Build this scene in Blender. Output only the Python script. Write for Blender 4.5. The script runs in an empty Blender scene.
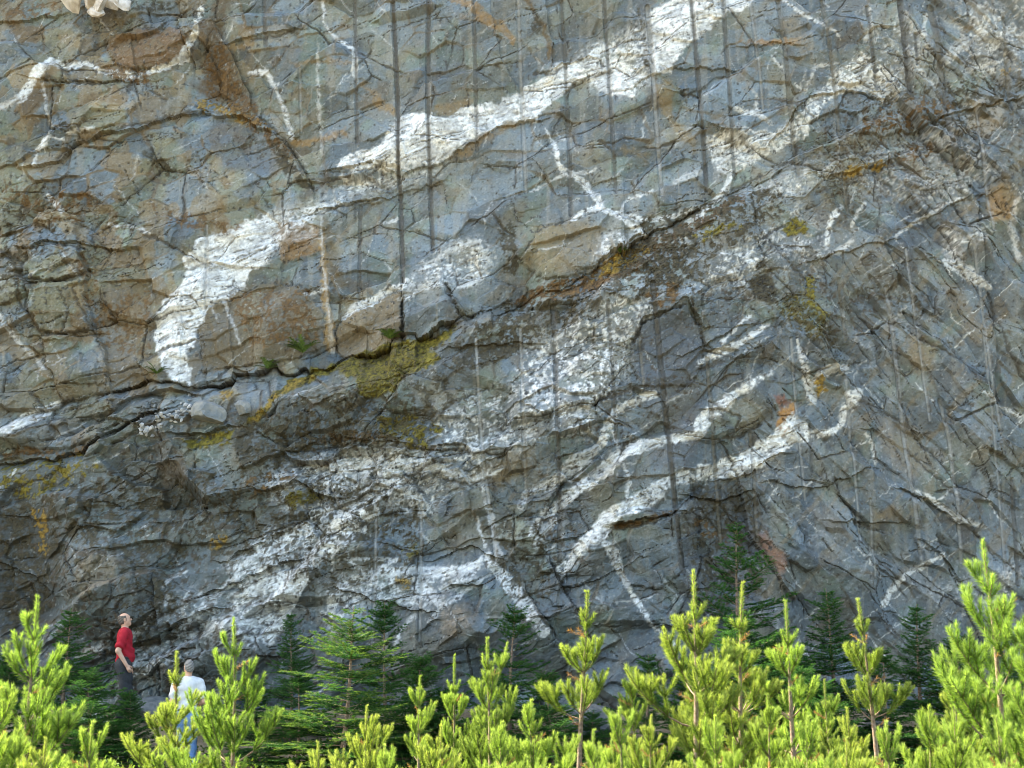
import bpy, bmesh, math, random, time
import numpy as np
from mathutils import Vector, Matrix

T0 = time.time()
scn = bpy.context.scene
COL = scn.collection
R = math.radians

# ------------------------------------------------------------------ camera
FPX = 1407.0                      # focal length in pixels at 1024 px width
CAM = np.array([0.0, -25.0, 1.6])
TILT = R(11.1)
cam_d = bpy.data.cameras.new('camera'); cam = bpy.data.objects.new('camera', cam_d); COL.objects.link(cam)
cam.location = CAM; cam.rotation_euler = (math.pi/2 + TILT, 0, 0)
cam_d.sensor_width = 36.0; cam_d.lens = 36.0*FPX/1024.0
cam_d.clip_start = 0.1; cam_d.clip_end = 3000
scn.camera = cam

# ------------------------------------------------------------------ sky, sun, exposure
SUN_EL, SUN_OFF = 50.0, 16.0      # the sun stands left, a little behind the rock face
sd = Vector((-math.cos(R(SUN_EL))*math.cos(R(SUN_OFF)), math.cos(R(SUN_EL))*math.sin(R(SUN_OFF)), math.sin(R(SUN_EL))))
w = bpy.data.worlds.new('World'); scn.world = w; w.use_nodes = True
nt = w.node_tree; bg = nt.nodes['Background']
sky = nt.nodes.new('ShaderNodeTexSky'); sky.sky_type = 'NISHITA'; sky.sun_disc = False
sky.sun_elevation = R(SUN_EL); sky.sun_rotation = math.atan2(sd.x, sd.y)
sky.air_density = 1.0; sky.dust_density = 2.2; sky.ozone_density = 0.6
nt.links.new(sky.outputs[0], bg.inputs[0]); bg.inputs[1].default_value = 0.15
sl = bpy.data.lights.new('sun', 'SUN'); sl.energy = 4.9; sl.angle = R(0.55); sl.color = (1.0, 0.93, 0.80)
so = bpy.data.objects.new('sun', sl); COL.objects.link(so)
so.rotation_euler = sd.to_track_quat('Z', 'Y').to_euler(); so.location = (-20, 10, 40)
scn.view_settings.view_transform = 'Standard'; scn.view_settings.look = 'None'
scn.view_settings.gamma = 1.0; scn.view_settings.use_curve_mapping = False
scn.view_settings.exposure = 2.68
scn.view_settings.use_white_balance = True; scn.view_settings.white_balance_temperature = 7100; scn.view_settings.white_balance_tint = 4
try:
    scn.cycles.filter_width = 1.0; scn.cycles.max_bounces = 8; scn.cycles.diffuse_bounces = 4; scn.cycles.transparent_max_bounces = 8
except Exception: pass

# ------------------------------------------------------------------ helpers
Fv = np.array([0, math.cos(TILT), math.sin(TILT)]); Uv = np.array([0, -math.sin(TILT), math.cos(TILT)])
def project(x, y, z):
    dx, dy, dz = x-CAM[0], y-CAM[1], z-CAM[2]
    dep = dy*Fv[1]+dz*Fv[2]
    return 512+FPX*dx/dep, 384-FPX*(dy*Uv[1]+dz*Uv[2])/dep
def at(u, v, y):
    """the point seen at photo position u,v on the plane at depth y"""
    d = Fv + (u-512)/FPX*np.array([1, 0, 0]) + (384-v)/FPX*Uv
    t = (y-CAM[1])/d[1]
    return Vector(CAM + d*t)
def tag(o, label=None, cat=None, group=None, kind=None):
    if label: o['label'] = label
    if cat: o['category'] = cat
    if group: o['group'] = group
    if kind: o['kind'] = kind
    return o
def empty(name, loc, rz=0.0):
    o = bpy.data.objects.new(name, None); COL.objects.link(o)
    o.location = loc; o.rotation_euler = (0, 0, rz); o.empty_display_size = 0.2
    return o
def mesh_np(name, verts, faces, mat=None, parent=None, smooth=False, col=None):
    """one mesh object from numpy arrays; faces is an (n,3) or (n,4) array"""
    me = bpy.data.meshes.new(name)
    verts = np.ascontiguousarray(verts, dtype=np.float32); faces = np.ascontiguousarray(faces, dtype=np.int32)
    n, k = faces.shape
    me.vertices.add(len(verts)); me.vertices.foreach_set('co', verts.ravel())
    me.loops.add(n*k); me.loops.foreach_set('vertex_index', faces.ravel())
    me.polygons.add(n); me.polygons.foreach_set('loop_start', np.arange(0, n*k, k, dtype=np.int32))
    me.polygons.foreach_set('loop_total', np.full(n, k, dtype=np.int32))
    me.polygons.foreach_set('use_smooth', np.full(n, smooth, dtype=bool))
    me.update(calc_edges=True)
    if col is not None:
        a = me.color_attributes.new('tint', 'FLOAT_COLOR', 'POINT')
        c = np.ones((len(verts), 4), dtype=np.float32); c[:, :3] = col
        a.data.foreach_set('color', c.ravel())
    if mat: me.materials.append(mat)
    o = bpy.data.objects.new(name, me); COL.objects.link(o)
    if parent: o.parent = parent
    return o
_rg = np.random.default_rng(7)
_HT = _rg.random(1 << 18, dtype=np.float32); _ga = _rg.random(1 << 18, dtype=np.float32)*2*np.pi
_GC = np.cos(_ga).astype(np.float32)*1.5; _GS = np.sin(_ga).astype(np.float32)*1.5
def _ix(i, j, s):
    return ((i+s*37) & 511)*512+((j+s*101) & 511)
def hash01(i, j, s): return _HT[_ix(i, j, s)]
def perlin(x, y, s):
    x = np.asarray(x, np.float32); y = np.asarray(y, np.float32)
    xf = np.floor(x); yf = np.floor(y); fx = x-xf; fy = y-yf
    xi = xf.astype(np.int32)+s*37; yi = yf.astype(np.int32)+s*101
    u = fx*fx*fx*(fx*(fx*6-15)+10); v = fy*fy*fy*(fy*(fy*6-15)+10)
    x0 = (xi & 511)*512; x1 = ((xi+1) & 511)*512; y0 = yi & 511; y1 = (yi+1) & 511
    def g(k, dx, dy): return _GC[k]*dx+_GS[k]*dy
    a = g(x0+y0, fx, fy); b = g(x1+y0, fx-1, fy); c = g(x0+y1, fx, fy-1); d = g(x1+y1, fx-1, fy-1)
    return a+(b-a)*u+(c-a)*v+(a-b-c+d)*u*v
def fbm(x, y, s, o=4, gain=0.5):
    r = 0; a = 1.0; t = 0
    for k in range(o):
        r = r+a*perlin(x*2**k+17.3*k, y*2**k-9.1*k, s+k*13); t += a; a *= gain
    return r/t
def sstep(a, b, x):
    t = np.clip((x-a)/(b-a), 0, 1); return t*t*(3-2*t)
def cells(x, y, s, jit=0.9):
    """two nearest jittered cells: distances and integer keys and offsets from their centres"""
    x = np.asarray(x, np.float32); y = np.asarray(y, np.float32)
    xi = np.floor(x).astype(np.int32); yi = np.floor(y).astype(np.int32)
    b1 = np.full(x.shape, 1e9, np.float32); b2 = b1.copy()
    k1 = [np.zeros(x.shape, np.int32), np.zeros(x.shape, np.int32)]; k2 = [k1[0].copy(), k1[1].copy()]
    o1 = [np.zeros(x.shape, np.float32), np.zeros(x.shape, np.float32)]; o2 = [o1[0].copy(), o1[1].copy()]
    for i in (-1, 0, 1):
        for j in (-1, 0, 1):
            ci = xi+i; cj = yi+j
            dx = x-(ci+0.5+jit*(hash01(ci, cj, s)-0.5)); dy = y-(cj+0.5+jit*(hash01(ci, cj, s+1)-0.5))
            d = dx*dx+dy*dy
            m1 = d < b1; m2 = (~m1) & (d < b2)
            b2 = np.where(m1, b1, np.where(m2, d, b2))
            for q, new in ((0, ci), (1, cj)):
                k2[q] = np.where(m1, k1[q], np.where(m2, new, k2[q])); k1[q] = np.where(m1, new, k1[q])
            for q, new in ((0, dx), (1, dy)):
                o2[q] = np.where(m1, o1[q], np.where(m2, new, o2[q])); o1[q] = np.where(m1, new, o1[q])
            b1 = np.where(m1, d, b1)
    return np.sqrt(b1), np.sqrt(b2), k1, k2, o1, o2
def facets(x, y, s, off, tilt, edge):
    """broken rock: every cell is a tilted plane of its own, steep little steps between them"""
    f1, f2, k1, k2, o1, o2 = cells(x, y, s)
    def h(k, o):
        return off*(hash01(k[0], k[1], s+2)-0.5)*2 + tilt*2*((hash01(k[0], k[1], s+3)-0.5)*o[0]+(hash01(k[0], k[1], s+4)-0.5)*o[1])
    h1 = h(k1, o1); h2 = h(k2, o2); g = f2-f1
    t = np.clip(g/edge, 0, 1)
    return (h1+h2)/2+(h1-h2)/2*t, g, hash01(k1[0], k1[1], s+5)

# ------------------------------------------------------------------ materials
MATS = {}
def N(nt, t, **kw):
    n = nt.nodes.new(t)
    for k, v in kw.items(): setattr(n, k, v)
    return n
def mat_base(name, col=(0.5, 0.5, 0.5), rough=0.8, spec=0.3):
    m = bpy.data.materials.new(name); m.use_nodes = True; b = m.node_tree.nodes['Principled BSDF']
    b.inputs['Base Color'].default_value = (*col, 1); b.inputs['Roughness'].default_value = rough
    b.inputs['Specular IOR Level'].default_value = spec
    MATS[name] = m
    return m, m.node_tree, b
def mat_noisy(name, c1, c2, scale=20, rough=0.85, bump=0.0, bscale=None, spec=0.25, detail=4):
    m, nt, b = mat_base(name, c1, rough, spec)
    tc = N(nt, 'ShaderNodeTexCoord'); no = N(nt, 'ShaderNodeTexNoise'); no.inputs['Scale'].default_value = scale
    no.inputs['Detail'].default_value = detail
    nt.links.new(tc.outputs['Object'], no.inputs['Vector'])
    rp = N(nt, 'ShaderNodeValToRGB'); rp.color_ramp.elements[0].position = 0.35; rp.color_ramp.elements[1].position = 0.65
    rp.color_ramp.elements[0].color = (*c1, 1); rp.color_ramp.elements[1].color = (*c2, 1)
    nt.links.new(no.outputs['Fac'], rp.inputs[0]); nt.links.new(rp.outputs[0], b.inputs['Base Color'])
    if bump:
        n2 = N(nt, 'ShaderNodeTexNoise'); n2.inputs['Scale'].default_value = bscale or scale*3; n2.inputs['Detail'].default_value = 5
        nt.links.new(tc.outputs['Object'], n2.inputs['Vector'])
        bp = N(nt, 'ShaderNodeBump'); bp.inputs['Strength'].default_value = bump; bp.inputs['Distance'].default_value = 0.02
        nt.links.new(n2.outputs['Fac'], bp.inputs['Height']); nt.links.new(bp.outputs[0], b.inputs['Normal'])
    return m
def mat_rock():
    m, nt, b = mat_base('rock', rough=0.78, spec=0.35)
    at_ = N(nt, 'ShaderNodeAttribute', attribute_name='tint')
    tc = N(nt, 'ShaderNodeTexCoord')
    n1 = N(nt, 'ShaderNodeTexNoise'); n1.inputs['Scale'].default_value = 26; n1.inputs['Detail'].default_value = 6; n1.inputs['Roughness'].default_value = 0.72
    nt.links.new(tc.outputs['Object'], n1.inputs['Vector'])
    r1 = N(nt, 'ShaderNodeMapRange'); r1.inputs[1].default_value = 0.3; r1.inputs[2].default_value = 0.7; r1.inputs[3].default_value = 0.76; r1.inputs[4].default_value = 1.24
    nt.links.new(n1.outputs['Fac'], r1.inputs[0])
    mx = N(nt, 'ShaderNodeVectorMath', operation='SCALE')
    nt.links.new(at_.outputs['Color'], mx.inputs[0]); nt.links.new(r1.outputs[0], mx.inputs['Scale'])
    nt.links.new(mx.outputs[0], b.inputs['Base Color'])
    n2 = N(nt, 'ShaderNodeTexNoise'); n2.inputs['Scale'].default_value = 34; n2.inputs['Detail'].default_value = 7; n2.inputs['Roughness'].default_value = 0.68
    nt.links.new(tc.outputs['Object'], n2.inputs['Vector'])
    bp = N(nt, 'ShaderNodeBump'); bp.inputs['Strength'].default_value = 0.6; bp.inputs['Distance'].default_value = 0.022
    nt.links.new(n2.outputs['Fac'], bp.inputs['Height']); nt.links.new(bp.outputs[0], b.inputs['Normal'])
    return m
M_ROCK = mat_rock()
# ------------------------------------------------------------------ the rock face: where its features lie (x, y, half width; measured on the face)
# pale intrusive dikes and quartz veins: (strength, [(x, y, half width) ...], name or None)
VEINS = [
 (1.0, [(0,110,3),(20,101,4.5),(30,89,4.5),(40,73,6.5),(50,64,6),(70,67,4.5),(85,63,2.5),(100,70,3.5),(120,75,3.5),(137,77,2.5),(150,73,4),(170,65,2.5),(183,57,4),(190,45,4),(197,32,3.5),(200,8,3)]),
 (0.9, [(34,166,2),(38,150,2.2),(45,141,2.8),(52,137,1.6),(63,141,1.2)]),
 (0.7, [(44,85,1),(47,110,1.2),(50,125,1)]),
 (0.9, [(47,195,2),(55,203,2.8),(62,213,2)]),
 (0.7, [(68,134,1.3),(82,132,1.8),(95,130,1.6)]),
 (0.7, [(108,225,1),(140,228,1.2),(150,234,1.8)]),
 (0.9, [(248,70,1.6),(265,71,2),(275,85,2.4),(283,105,2.2),(288,125,2.2),(292,137,2.8)]),
 (0.8, [(323,0,1.2),(324,22,1.2),(330,33,1.2),(345,45,1.6),(354,50,1.8),(355,60,2),(354,72,3),(358,84,1.4)]),
 (0.5, [(318,42,.7),(318,75,1.7),(320,130,1.6),(322,155,1.2)]),
 (0.5, [(321,215,1.0),(323,260,1.6),(327,300,1.4),(330,325,1.8),(331,350,2.2)]),
 (0.8, [(305,295,1.2),(322,290,1.6),(328,288,1)]),
 (0.9, [(546,128,1.6),(553,140,2.2),(558,160,2.4),(563,172,3.6),(575,175,3),(583,182,3.4),(592,192,3.8),(600,204,4.4)]),
 (0.95, [(572,222,2.4),(585,212,3.4),(600,207,4.6),(615,215,3.4),(640,219,2.6),(660,219,2),(690,212,1.6)]),
 (0.95, [(602,208,3.6),(625,222,3.4),(640,232,4),(647,239,2)]),
 (0.8, [(575,173,1.7),(590,172,1.4),(597,168,1)]),
 (0.6, [(563,175,1.2),(545,185,1.3),(530,192,1)]),
 (0.8, [(622,212,1.2),(625,201,1.2),(640,196,1.6),(652,190,1.6)]),
 (0.8, [(735,108,1.7),(745,112,3.2),(755,113,3.4),(770,124,2.6)]),
 (0.6, [(755,113,1.6),(756,96,1.4),(750,89,1.2)]),
 (0.75, [(784,0,1.2),(800,12,1.5),(815,20,1.8),(822,27,1.8),(835,33,1.4),(841,41,1.2)]),
 (0.8, [(685,226,2.4),(710,206,3.4),(725,191,3.4),(733,170,2.6)]),
 (0.75, [(728,158,3),(722,166,3),(735,150,2)]),
 (0.5, [(675,182,3),(688,176,4),(700,172,3)]),
 (0.7, [(772,58,1.2),(780,68,1.6)]),
 (0.65, [(795,85,2),(805,92,1.5),(815,66,1.4),(840,64,1.4)]),
 (0.9, [(842,208,3.4),(832,217,3.4),(828,230,2.6),(825,248,2.4)]),
 (0.75, [(865,203,1.7),(858,212,2.2),(852,226,1.6)]),
 (0.7, [(958,199,1.6),(935,210,2.2),(918,220,2.2),(895,236,1.4)]),
 (0.7, [(834,254,3),(845,246,2.4),(852,240,2)]),
 (0.95, [(766,326,2.6),(745,340,3.8),(728,350,4),(712,356,4.4),(700,365,3.4)]),
 (0.8, [(748,318,1.3),(735,330,1.5),(720,345,1.5)]),
 (0.8, [(1024,416,1.8),(1000,406,1.8),(982,392,1.3)]),
 (0.8, [(915,490,1.3),(935,502,2.2),(960,520,3.4),(985,527,1.8)]),
 (0.8, [(945,554,2),(925,565,2.8),(905,576,2.4),(890,592,3.6),(884,606,4)]),
 (0.85, [(846,367,3.4),(832,368,5.4),(821,376,6.2),(810,386,3.5)]),
 (0.8, [(796,340,2),(802,365,3),(808,385,5),(812,402,5)]),
 (0.85, [(655,395,3.4),(640,400,4.4),(625,408,4.4),(615,412,4),(608,425,4.5),(600,445,4.6),(585,466,3.6),(570,480,3)]),
 (0.8, [(610,428,2),(617,445,2.2),(622,456,2.2)]),
 (0.9, [(700,436,4),(668,440,5),(640,448,6.5),(620,455,7),(605,470,8),(585,485,7),(565,500,6),(545,515,5),(530,535,3)]),
 (0.7, [(590,455,5),(575,462,8),(562,475,6),(548,488,5)]),
 (0.7, [(565,478,3),(540,487,5),(525,495,4),(520,508,3)]),
 (0.7, [(556,520,4),(545,530,5),(536,545,5)]),
 (0.8, [(622,465,1.4),(628,480,2),(626,495,1.6),(626,515,1.4)]),
 (0.8, [(552,548,1),(558,540,1.2),(562,535,1)]),
 (0.9, [(600,538,3),(613,556,5.5),(622,575,4),(634,598,2.6),(650,622,2.4),(672,645,2)]),
 (0.85, [(490,563,5),(505,578,7),(515,592,8.5),(530,610,10),(543,632,7)]),
 (0.6, [(478,450,2.4),(482,480,2.8),(490,515,3.2),(500,560,4)]),
 (0.6, [(421,271,3),(440,256,3.5),(460,244,3),(478,246,4),(488,259,3.5),(485,275,3),(470,286,2.4),(458,288,2)]),
 (0.95, [(344,318,3),(355,307,6),(372,301,5),(388,289,3.4),(402,285,3.4),(406,281,2.6)]),
 (0.7, [(400,299,3),(412,296,2.4),(425,288,4),(440,285,3)]),
 (0.6, [(380,222,1.2),(395,218,1.8),(398,217,1)]),
 (0.9, [(6,432,4),(25,422,8),(45,412,7),(56,404,4)]),
 (0.85, [(0,490,1),(16,470,1.2)]),
 (0.75, [(75,655,2),(90,650,2.6),(108,645,2)]),
 (0.7, [(165,588,1.6),(175,577,1.8),(186,572,1.3)]),
 (0.8, [(130,640,3),(145,628,3.4),(160,612,4),(170,598,4)]),
 (0.8, [(200,640,1.6),(222,628,1.8),(235,610,2.4),(245,600,1.6)]),
 (0.7, [(945,262,4),(960,270,7),(973,278,7),(986,287,4)]),
 (0.95, [(268,640,6),(285,610,8),(300,582,9),(320,552,9),(345,515,9)]),
 (0.9, [(232,642,3),(250,612,5),(262,582,5),(272,556,5),(300,530,6),(330,508,5)]),
 (0.85, [(170,642,3),(200,612,4),(225,588,4),(250,562,5),(280,535,4)]),
 (0.85, [(330,602,3),(345,586,4),(380,571,6),(420,573,7),(460,571,5),(490,556,4)]),
 (0.8, [(400,600,4),(425,590,6),(442,606,5)]),
 (0.85, [(120,690,2),(150,668,4),(180,648,4),(215,625,4)]),
 (0.85, [(500,470,4),(470,480,5),(440,470,5),(400,462,6),(350,468,5),(310,470,5)]),
 (0.6, [(380,568,1.8),(400,560,2),(340,560,1.3)]),
 (0.6, [(345,548,1.3),(352,562,1.6),(365,575,1.3)]),
 (0.7, [(333,552,1),(333,575,1.2)]),
 (0.6, [(430,622,2.4),(440,610,3),(452,600,2.4),(475,585,2.2),(490,575,1.6)]),
 (0.6, [(395,645,1.6),(402,630,1.6),(415,615,1.8)]),
 (0.55, [(0,315,1.6),(12,335,2.2),(25,348,2.6),(45,368,2)]),
 (0.55, [(220,295,1.4),(232,320,1.8),(240,345,1.4)]),
 (0.6, [(477,518,1.2),(480,530,1.8),(486,548,2)]),
 (0.6, [(866,435,1.4),(873,445,1.6),(876,465,1.2)]),
 (0.5, [(1016,200,3),(1010,230,4),(1018,260,3)]),
 (0.6, [(870,10,2.5),(871,30,4),(866,40,3)]),
 (0.6, [(905,15,2),(912,30,2.4),(923,35,2.4),(926,15,2)]),
 (0.6, [(915,55,2),(917,68,2.4),(925,78,2.6),(935,85,2)]),
 (0.65, [(945,62,5),(955,50,6),(965,40,5)]),
 (0.6, [(965,72,3),(975,68,4),(985,65,3)]),
]
# broad pale bodies: (strength, break-up, polygon, name)
PALE = [
 (1.0, .12, [(190,386),(173,380),(160,362),(155,346),(155,312),(165,300),(178,288),(184,277),(183,256),(192,247),(200,238),(225,230),(250,218),(268,212),(276,222),(272,240),(268,262),(248,272),(244,285),(232,298),(212,303),(206,316),(198,326),(197,341),(189,352),(190,372)], 'big white dike with a blunt lower end'),
 (0.9, .36, [(265,212),(300,203),(320,200),(335,190),(352,188),(345,205),(318,216),(312,228),(290,235),(276,250),(266,250)], None),
 (1.0, .14, [(336,164),(348,155),(357,150),(370,150),(381,143),(388,128),(396,118),(410,113),(430,113),(445,118),(455,115),(462,108),(475,104),(495,104),(508,96),(525,88),(540,82),(548,70),(558,62),(575,60),(590,70),(586,79),(575,82),(565,93),(550,104),(540,115),(530,122),(515,120),(500,125),(485,132),(472,140),(460,148),(450,157),(440,163),(425,166),(400,170),(370,170),(345,170)], 'white dike crossing the upper face'),
 (0.9, .36, [(340,172),(400,170),(430,168),(450,160),(440,172),(410,182),(380,190),(345,196),(335,185)], None),
 (1.0, .2, [(588,70),(600,62),(615,58),(630,66),(634,76),(637,90),(632,95),(612,95),(600,90),(590,80)], None),
 (0.85, .3, [(588,60),(590,48),(600,42),(612,41),(622,46),(620,56),(605,60)], None),
 (0.85, .38, [(546,74),(575,58),(590,44),(610,38),(635,26),(652,8),(653,76),(640,92),(615,96),(590,86)], None),
 (1.0, .16, [(652,75),(650,30),(650,8),(670,2),(690,-10),(760,-10),(752,4),(740,10),(722,16),(712,28),(700,38),(690,45),(678,55),(673,68),(671,76)], 'white dike running out at the top'),
 (0.85, .34, [(705,135),(745,128),(772,134),(800,112),(815,95),(832,75),(850,62),(862,50),(872,58),(885,70),(902,78),(900,98),(880,102),(868,92),(850,90),(835,97),(822,108),(812,122),(806,138),(780,150),(760,160),(740,170),(720,175)], None),
 (0.65, .46, [(740,192),(765,180),(800,170),(850,160),(900,140),(940,125),(945,105),(960,120),(955,150),(900,165),(830,180),(800,195),(775,215),(755,215)], None),
 (0.7, .5, [(935,15),(1000,20),(1030,30),(1030,60),(1000,55),(985,45)], None),
 (0.95, .50, [(600,235),(690,222),(760,212),(775,225),(768,250),(762,290),(740,296),(720,290),(690,300),(660,302),(645,320),(632,350),(626,375),(612,400),(600,420),(590,440),(560,440),(545,420),(520,420),(505,400),(520,350),(560,320),(590,300)], 'speckled pale mass under the mossy ledge'),
 (0.85, .52, [(430,405),(470,392),(500,385),(540,400),(548,430),(530,460),(500,450),(490,480),(478,490),(440,480),(415,470),(425,440)], None),
 (0.95, .40, [(272,472),(300,460),(330,455),(400,448),(430,452),(465,470),(470,486),(450,490),(430,520),(400,512),(378,500),(352,500),(325,515),(290,520),(265,490)], 'crumbling pale vein below the dark moss'),
 (1.0, .12, [(378,498),(380,514),(365,535),(345,550),(325,556),(318,545),(330,525),(345,508),(360,500)], 'smooth white slab'),
 (0.95, .36, [(250,545),(275,525),(320,510),(330,525),(318,548),(325,560),(300,578),(292,600),(282,635),(255,650),(235,640),(225,610),(235,580),(225,565)], None),
 (0.9, .25, [(262,592),(285,580),(292,592),(284,612),(275,632),(256,640),(248,620)], None),
 (0.75, .44, [(330,578),(400,565),(460,567),(490,552),(500,560),(470,585),(440,600),(430,614),(400,602),(370,604),(350,622),(330,640),(318,610)], None),
 (0.7, .5, [(120,655),(150,638),(165,610),(190,585),(225,590),(232,640),(205,660),(180,668),(140,685),(115,700)], None),
 (0.5, .6, [(35,650),(55,640),(60,660),(48,672),(36,668)], None),
 (0.7, .4, [(70,700),(88,694),(105,700),(98,712),(74,710)], None),
 (0.95, .2, [(625,502),(640,492),(658,490),(666,497),(655,506),(632,514),(622,512)], None),
 (1.0, .2, [(862,390),(855,388),(846,392),(842,405),(838,422),(830,430),(812,430),(800,420),(793,412),(785,420),(770,436),(755,446),(735,456),(715,462),(716,478),(735,478),(750,470),(765,466),(780,452),(800,442),(815,438),(832,436),(842,428),(850,412),(860,402)], 'pale dike with a round knob'),
 (0.92, .30, [(716,462),(716,480),(690,484),(665,490),(650,505),(620,520),(605,540),(585,555),(565,575),(556,570),(575,545),(600,515),(625,500),(650,486),(680,470)], None),
 (0.95, .25, [(776,368),(770,376),(752,388),(738,398),(728,412),(712,420),(704,438),(694,440),(690,425),(705,408),(722,398),(740,388),(758,376)], None),
 (0.8, .4, [(942,230),(950,226),(962,236),(980,226),(990,232),(980,244),(966,246),(962,260),(950,262),(944,250)], None),
 (0.5, .6, [(880,300),(895,285),(910,290),(925,300),(915,320),(890,330),(875,325)], None),
 (0.5, .6, [(925,592),(960,575),(985,570),(1015,555),(1030,575),(1005,600),(985,622),(940,622)], None),
 (0.5, .6, [(840,300),(860,330),(875,350),(865,355),(850,340),(838,325)], None),
 (0.8, .5, [(400,290),(418,266),(446,244),(478,236),(497,252),(494,278),(474,292),(445,284),(425,292)], None),
 (0.65, .5, [(830,132),(900,150),(960,140),(1005,168),(965,202),(900,202),(850,192)], None),
 (0.55, .55, [(742,202),(800,190),(832,240),(822,290),(780,272),(750,252)], None),
 (0.6, .55, [(955,0),(1030,0),(1030,112),(990,92),(950,52)], None),
 (0.5, .58, [(860,30),(905,10),(940,60),(945,110),(905,120),(875,90)], None),
 (0.45, .5, [(756,235),(768,240),(766,262),(772,285),(758,300),(745,290),(735,275),(738,250)], None),
]
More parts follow.
